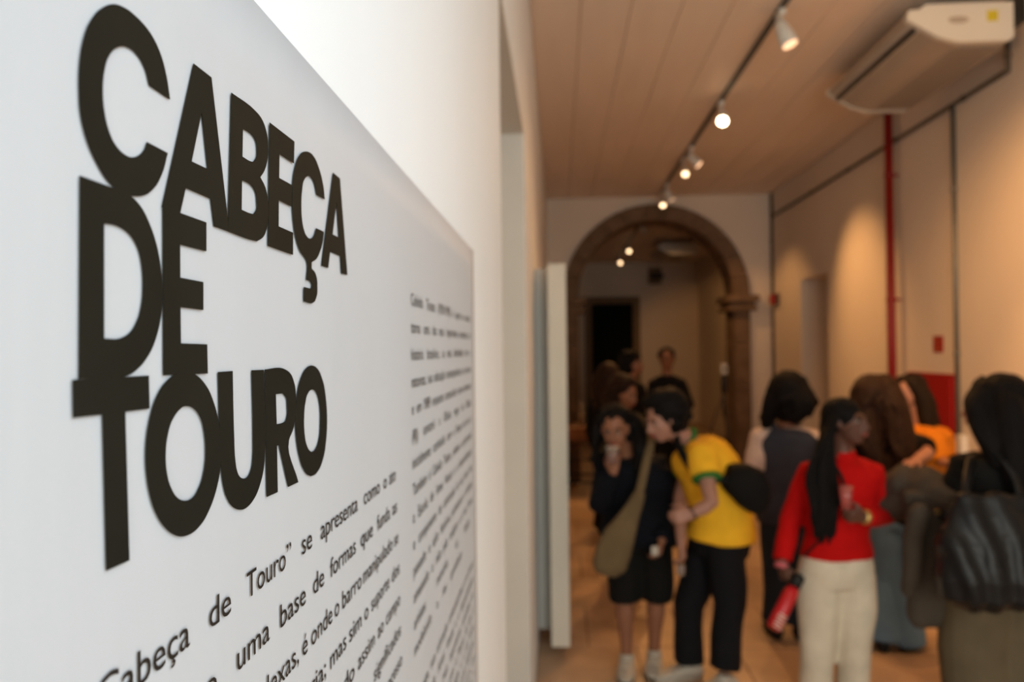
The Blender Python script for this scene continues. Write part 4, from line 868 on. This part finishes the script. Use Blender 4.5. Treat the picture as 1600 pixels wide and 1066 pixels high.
# --- 6: woman in orange tee
Y = 5.6
J = dict(fwd=(-1, -0.25, 0), head=P(1417, 616, 0.0), neck=P(1440, 662, 0.0), pelvis=P(1446, 775, 0.0), shR=P(1436, 680, 0.15), elR=P(1420, 720, 0.10), wrR=P(1398, 722, 0.0),
         shL=P(1450, 682, -0.14), elL=P(1466, 722, -0.16), wrL=P(1486, 724, -0.36), hpR=P(1442, 790, 0.09), hpL=P(1448, 790, -0.09), knR=P(1440, 865, 0.09), knL=P(1450, 865, -0.09), anR=P(1440, 932, 0.09), anL=P(1452, 934, -0.09), toR=P(1415, 935, 0.06), toL=P(1425, 937, -0.12))
root6, body6 = person('long-haired woman in an orange tee, half hidden before the red cabinet', Y, J, (-0.97, -0.3, -0.1), UP, side=(-0.25, 1, 0), skin='fair', vox=0.010, hands=dict(L=((0.9, -0.4, 0.0), (0, 0, 1), 1, 0.3)))
top('tee', root6, J, 'orange', 0.030, 0.42, (0.095, 0.098, 0.07, 0.06), low=-0.12, w=1.05, d=1.3, blouse=0.02)
trousers('trousers', root6, J, 'blk2')
h = J['head']
long_hair(root6, J, (-0.97, -0.3, -0.1), UP, [([h + Vector((0.02, -0.05, 0.08)), h + Vector((0.08, -0.07, -0.03)), h + Vector((0.10, -0.08, -0.20)), h + Vector((0.09, -0.10, -0.30))], 0.065, 12),
    ([h + Vector((0.06, 0.0, 0.08)), h + Vector((0.13, 0.0, -0.05)), h + Vector((0.19, 0.0, -0.24))], 0.07, 12)], 'dbhair', 1.0, 0.016, 0.012, 12, 0.008, n=30)
for q in 'LR': shoes(root6, J, q, 'bshoe', 'bshoe')

# --- 7: woman in black jacket at the right edge, from behind
Y = 3.75
J = dict(fwd=(-0.30, 1, 0), head=P(1544, 640, 0.02), neck=P(1554, 706, 0.0), pelvis=P(1562, 880, 0.0), waist=P(1562, 815, 0.02), chest=P(1562, 760, 0.0),
         shL=P(1508, 728, 0.0), elL=P(1486, 805, 0.0), wrL=P(1425, 775, 0.22), shR=P(1618, 730, 0.02), elR=P(1632, 812, 0.0), wrR=P(1600, 800, 0.26),
         hpL=P(1528, 900), hpR=P(1590, 900), knL=P(1518, 1020, 0.03), knR=P(1590, 1020, 0.03), anL=P(1528, 1120, 0.0), anR=P(1592, 1120, 0.0), toL=P(1520, 1120, 0.16), toR=P(1598, 1120, 0.16))
fc_ = Vector((-0.75, 0.65, -0.05))
root7, body7 = person('long-haired woman from behind at the right edge, black jacket, khaki trousers', Y, J, fc_, UP, skin='fair', hands=dict(L=((-0.9, 0.35, 0.1), (0, 0.2, -1), -1, 0.5)))
top('jacket', root7, J, 'blk', 0.040, 0.97, (0.082, 0.076, 0.070, 0.058), low=-0.06, w=1.05, amp=0.014, blouse=0.012)
trousers('trousers', root7, J, 'khaki', (0.150, 0.152, 0.150, 0.145, 0.14), grow=0.05, w=1.08, d=1.15, amp=0.012)
h = J['head']
long_hair(root7, J, fc_, UP, [([h + Vector((-0.03, -0.02, 0.10)), h + Vector((-0.085, -0.07, 0.02)), h + Vector((-0.085, -0.14, -0.10)), h + Vector((-0.06, -0.17, -0.22))], 0.065, 14),
    ([h + Vector((0.03, -0.05, 0.10)), h + Vector((0.02, -0.13, 0.0)), h + Vector((0.0, -0.19, -0.18)), h + Vector((0.02, -0.19, -0.40))], 0.085, 16),
    ([h + Vector((0.06, 0.0, 0.09)), h + Vector((0.12, -0.06, 0.0)), h + Vector((0.15, -0.14, -0.18)), h + Vector((0.15, -0.16, -0.42))], 0.075, 14)], 'hair', 1.04, 0.034, 0.013, 15, 0.007, n=40)
for q in 'LR': shoes(root7, J, q, 'bshoe', 'bshoe')
bg7 = empty('handbag', P(1540, 940, -0.25), 'large slouchy black leather shoulder bag at the right edge, on the woman in black', 'bag')
b = BM(); R = []
for (px, py, wd, th) in ((1556, 772, 0.165, 0.025), (1550, 800, 0.19, 0.06), (1548, 850, 0.222, 0.105), (1548, 900, 0.232, 0.13), (1550, 932, 0.215, 0.12), (1552, 950, 0.16, 0.07)):
    R.append((P(px, py, -0.30), Vector((1, 0.05, 0)), Vector((0, -1, 0)), wd, th))
loft(b, R, 36, 2.8)
me7 = remesh('bag_body', b, 0.009, CL['leather'], bg7, 2)
for v in me7.data.vertices:      # gathered pleats
    t = (v.co.z - P(1550, 950).z) / 0.5; a = (v.co.x - P(1550, 860).x)
    v.co += v.normal * 0.011 * math.sin(a * 55 * (1.25 - 0.5 * t) + 1.5 * noise.noise(v.co * 5)) * min(1, max(0, t * 3)) + v.normal * 0.012 * noise.noise(v.co * 9)
strap('strap', [P(1505, 790, -0.30), P(1512, 745, -0.20), P(1520, 712, -0.05), P(1530, 730, 0.12)], 0.018, 0.006, CL['leather'], bg7)
strap('strap', [P(1596, 790, -0.30), P(1585, 745, -0.24), P(1560, 712, -0.18), P(1530, 708, -0.04)], 0.016, 0.006, CL['leather'], bg7)
ct = empty('folded_coat', P(1450, 980, 0.05), 'grey-brown coat draped over the forearm of the woman in black', 'coat')
b = BM()
tube(b, [P(1386, 762, 0.28), P(1410, 756, 0.22), P(1450, 762, 0.12), P(1482, 780, 0.0)], [0.060, 0.085, 0.095, 0.085], 18)
tube(b, [P(1398, 790, 0.22), P(1430, 790, 0.15), P(1470, 800, 0.05)], [0.07, 0.085, 0.08], 16)
R = []
for (px, py, wd, th) in ((1450, 770, 0.12, 0.06), (1454, 830, 0.09, 0.06), (1457, 880, 0.095, 0.06), (1455, 930, 0.10, 0.06), (1451, 965, 0.095, 0.055), (1449, 980, 0.06, 0.03)):
    R.append((P(px, py, 0.06), Vector((1, -0.15, 0)), Vector((0, -1, 0)), wd, th))
loft(b, R, 26, 2.6)
remesh('cloth_body', b, 0.010, CL['coat'], ct, 3, 0.022, (13, 13, 4), 0.003)
b = BM(); tube(b, [P(1436, 800, -0.06), P(1428, 840, -0.02), P(1424, 905, -0.02), P(1420, 922, 0.0)], [0.045, 0.048, 0.045, 0.036], 14); remesh('coat_sleeve', b, 0.010, CL['coat'], ct, 3, 0.010, (13, 13, 6))
b = BM(); bp_ = P(1464, 800, -0.12); cyl(b, bp_, bp_ + Vector((0, -0.006, 0)), 0.012); obj('button', b, CL['gold'], ct)

# --- background people
def bystander(label, Y_, hx, hy, tall_face, fwd, skin, topm, legm, hairm, w=1.0, lng=False, arms=None, sc=1.0, vol=0.012, seed=20, lean=0.0):
    global Y
    Y = Y_; h = P(hx, hy)
    f = Vector(fwd).normalized(); sd = f.cross(UP).normalized(); H_ = h.z + 0.12
    B = lambda x, y, z: Vector((h.x, h.y, 0)) + sd * x + f * (y + lean * (1 - z / 1.0) * 0) + UP * (z * H_)
    J = dict(fwd=f, head=h, neck=B(0, -0.03, 0.835), pelvis=B(0, -0.03, 0.53), shR=B(0.17 * w, -0.03, 0.775), shL=B(-0.17 * w, -0.03, 0.775), elR=B(0.22 * w, -0.02, 0.62), elL=B(-0.22 * w, -0.02, 0.62),
             wrR=B(0.08, 0.20, 0.63), wrL=B(-0.20 * w, 0.06, 0.50), hpR=B(0.085, -0.03, 0.50), hpL=B(-0.085, -0.03, 0.50), knR=B(0.09, 0.0, 0.28), knL=B(-0.09, 0.0, 0.28), anR=B(0.10, -0.02, 0.05), anL=B(-0.10, -0.02, 0.05))
    J.update({k: v(B) for k, v in (arms or {}).items()})
    r_, bd = person(label, Y, J, tall_face, UP, skin=skin, vox=0.012, sc=sc, brow='hair')
    top('jacket' if topm == 'suit' else 'shirt', r_, J, topm, 0.03, 1.0, (0.078, 0.07, 0.062, 0.05), low=-0.16, w=1.02 * w, vox=0.014, amp=0.008)
    trousers('trousers', r_, J, legm, vox=0.014)
    if lng:
        long_hair(r_, J, tall_face, UP, [([h - f * 0.05 + UP * 0.08 + sd * s_ * 0.04, h - f * 0.11 + sd * s_ * 0.09 - UP * 0.05, h - f * 0.14 + sd * s_ * 0.10 - UP * 0.28], 0.075, 10) for s_ in (-1, 0, 1)], hairm, sc, 0.03, 0.015, seed, 0.014, 0.011, n=80)
    else: short_hair(r_, J, tall_face, UP, hairm, sc, vol, 50, seed, vox=0.010, ln=(0.015, 0.03))
    for q in 'LR': shoes(r_, J, q, 'bshoe', 'bshoe')
    return r_, J
r8, J8 = bystander('man in a black suit and grey shirt standing under the arch at the back', 9.6, 1042, 562, (-0.15, -1, 0), (-0.15, -1, 0), 'mid', 'suit', 'suit', 'hair', 0.95, seed=21, sc=1.08,
    arms=dict(wrL=lambda B: B(-0.06, 0.22, 0.70), elL=lambda B: B(-0.27, 0.05, 0.64)))
b = BM(); f8 = Vector(J8['fwd']); c8 = J8['neck']; loft(b, [(c8 + f8 * 0.078 - UP * 0.02, J8['side'], f8, 0.045, 0.02), (c8 + f8 * 0.125 - UP * 0.10, J8['side'], f8, 0.040, 0.02), (c8 + f8 * 0.135 - UP * 0.22, J8['side'], f8, 0.025, 0.02), (c8 + f8 * 0.125 - UP * 0.32, J8['side'], f8, 0.008, 0.012)], 14); obj('shirt_front', b, CL['shirt'], r8, True)
bystander('dark-haired person in dark clothes in profile before the dark doorway', 8.6, 990, 570, (0.9, -0.35, -0.05), (0.8, -0.5, 0), 'mid', 'blk', 'blk', 'hair', 0.95, True, seed=22)
bystander('woman with long brown hair behind the woman in navy', 6.4, 978, 616, (0.75, -0.6, -0.3), (0.6, -0.8, 0), 'mid', 'olive', 'blk', 'bhair', 0.92, True, seed=23)
bystander('dark-haired person farthest left, against the dark doorway', 8.0, 952, 590, (0.3, 0.95, 0), (0.3, 0.95, 0), 'mid', 'blk', 'blk', 'bhair', 0.92, True, seed=24)
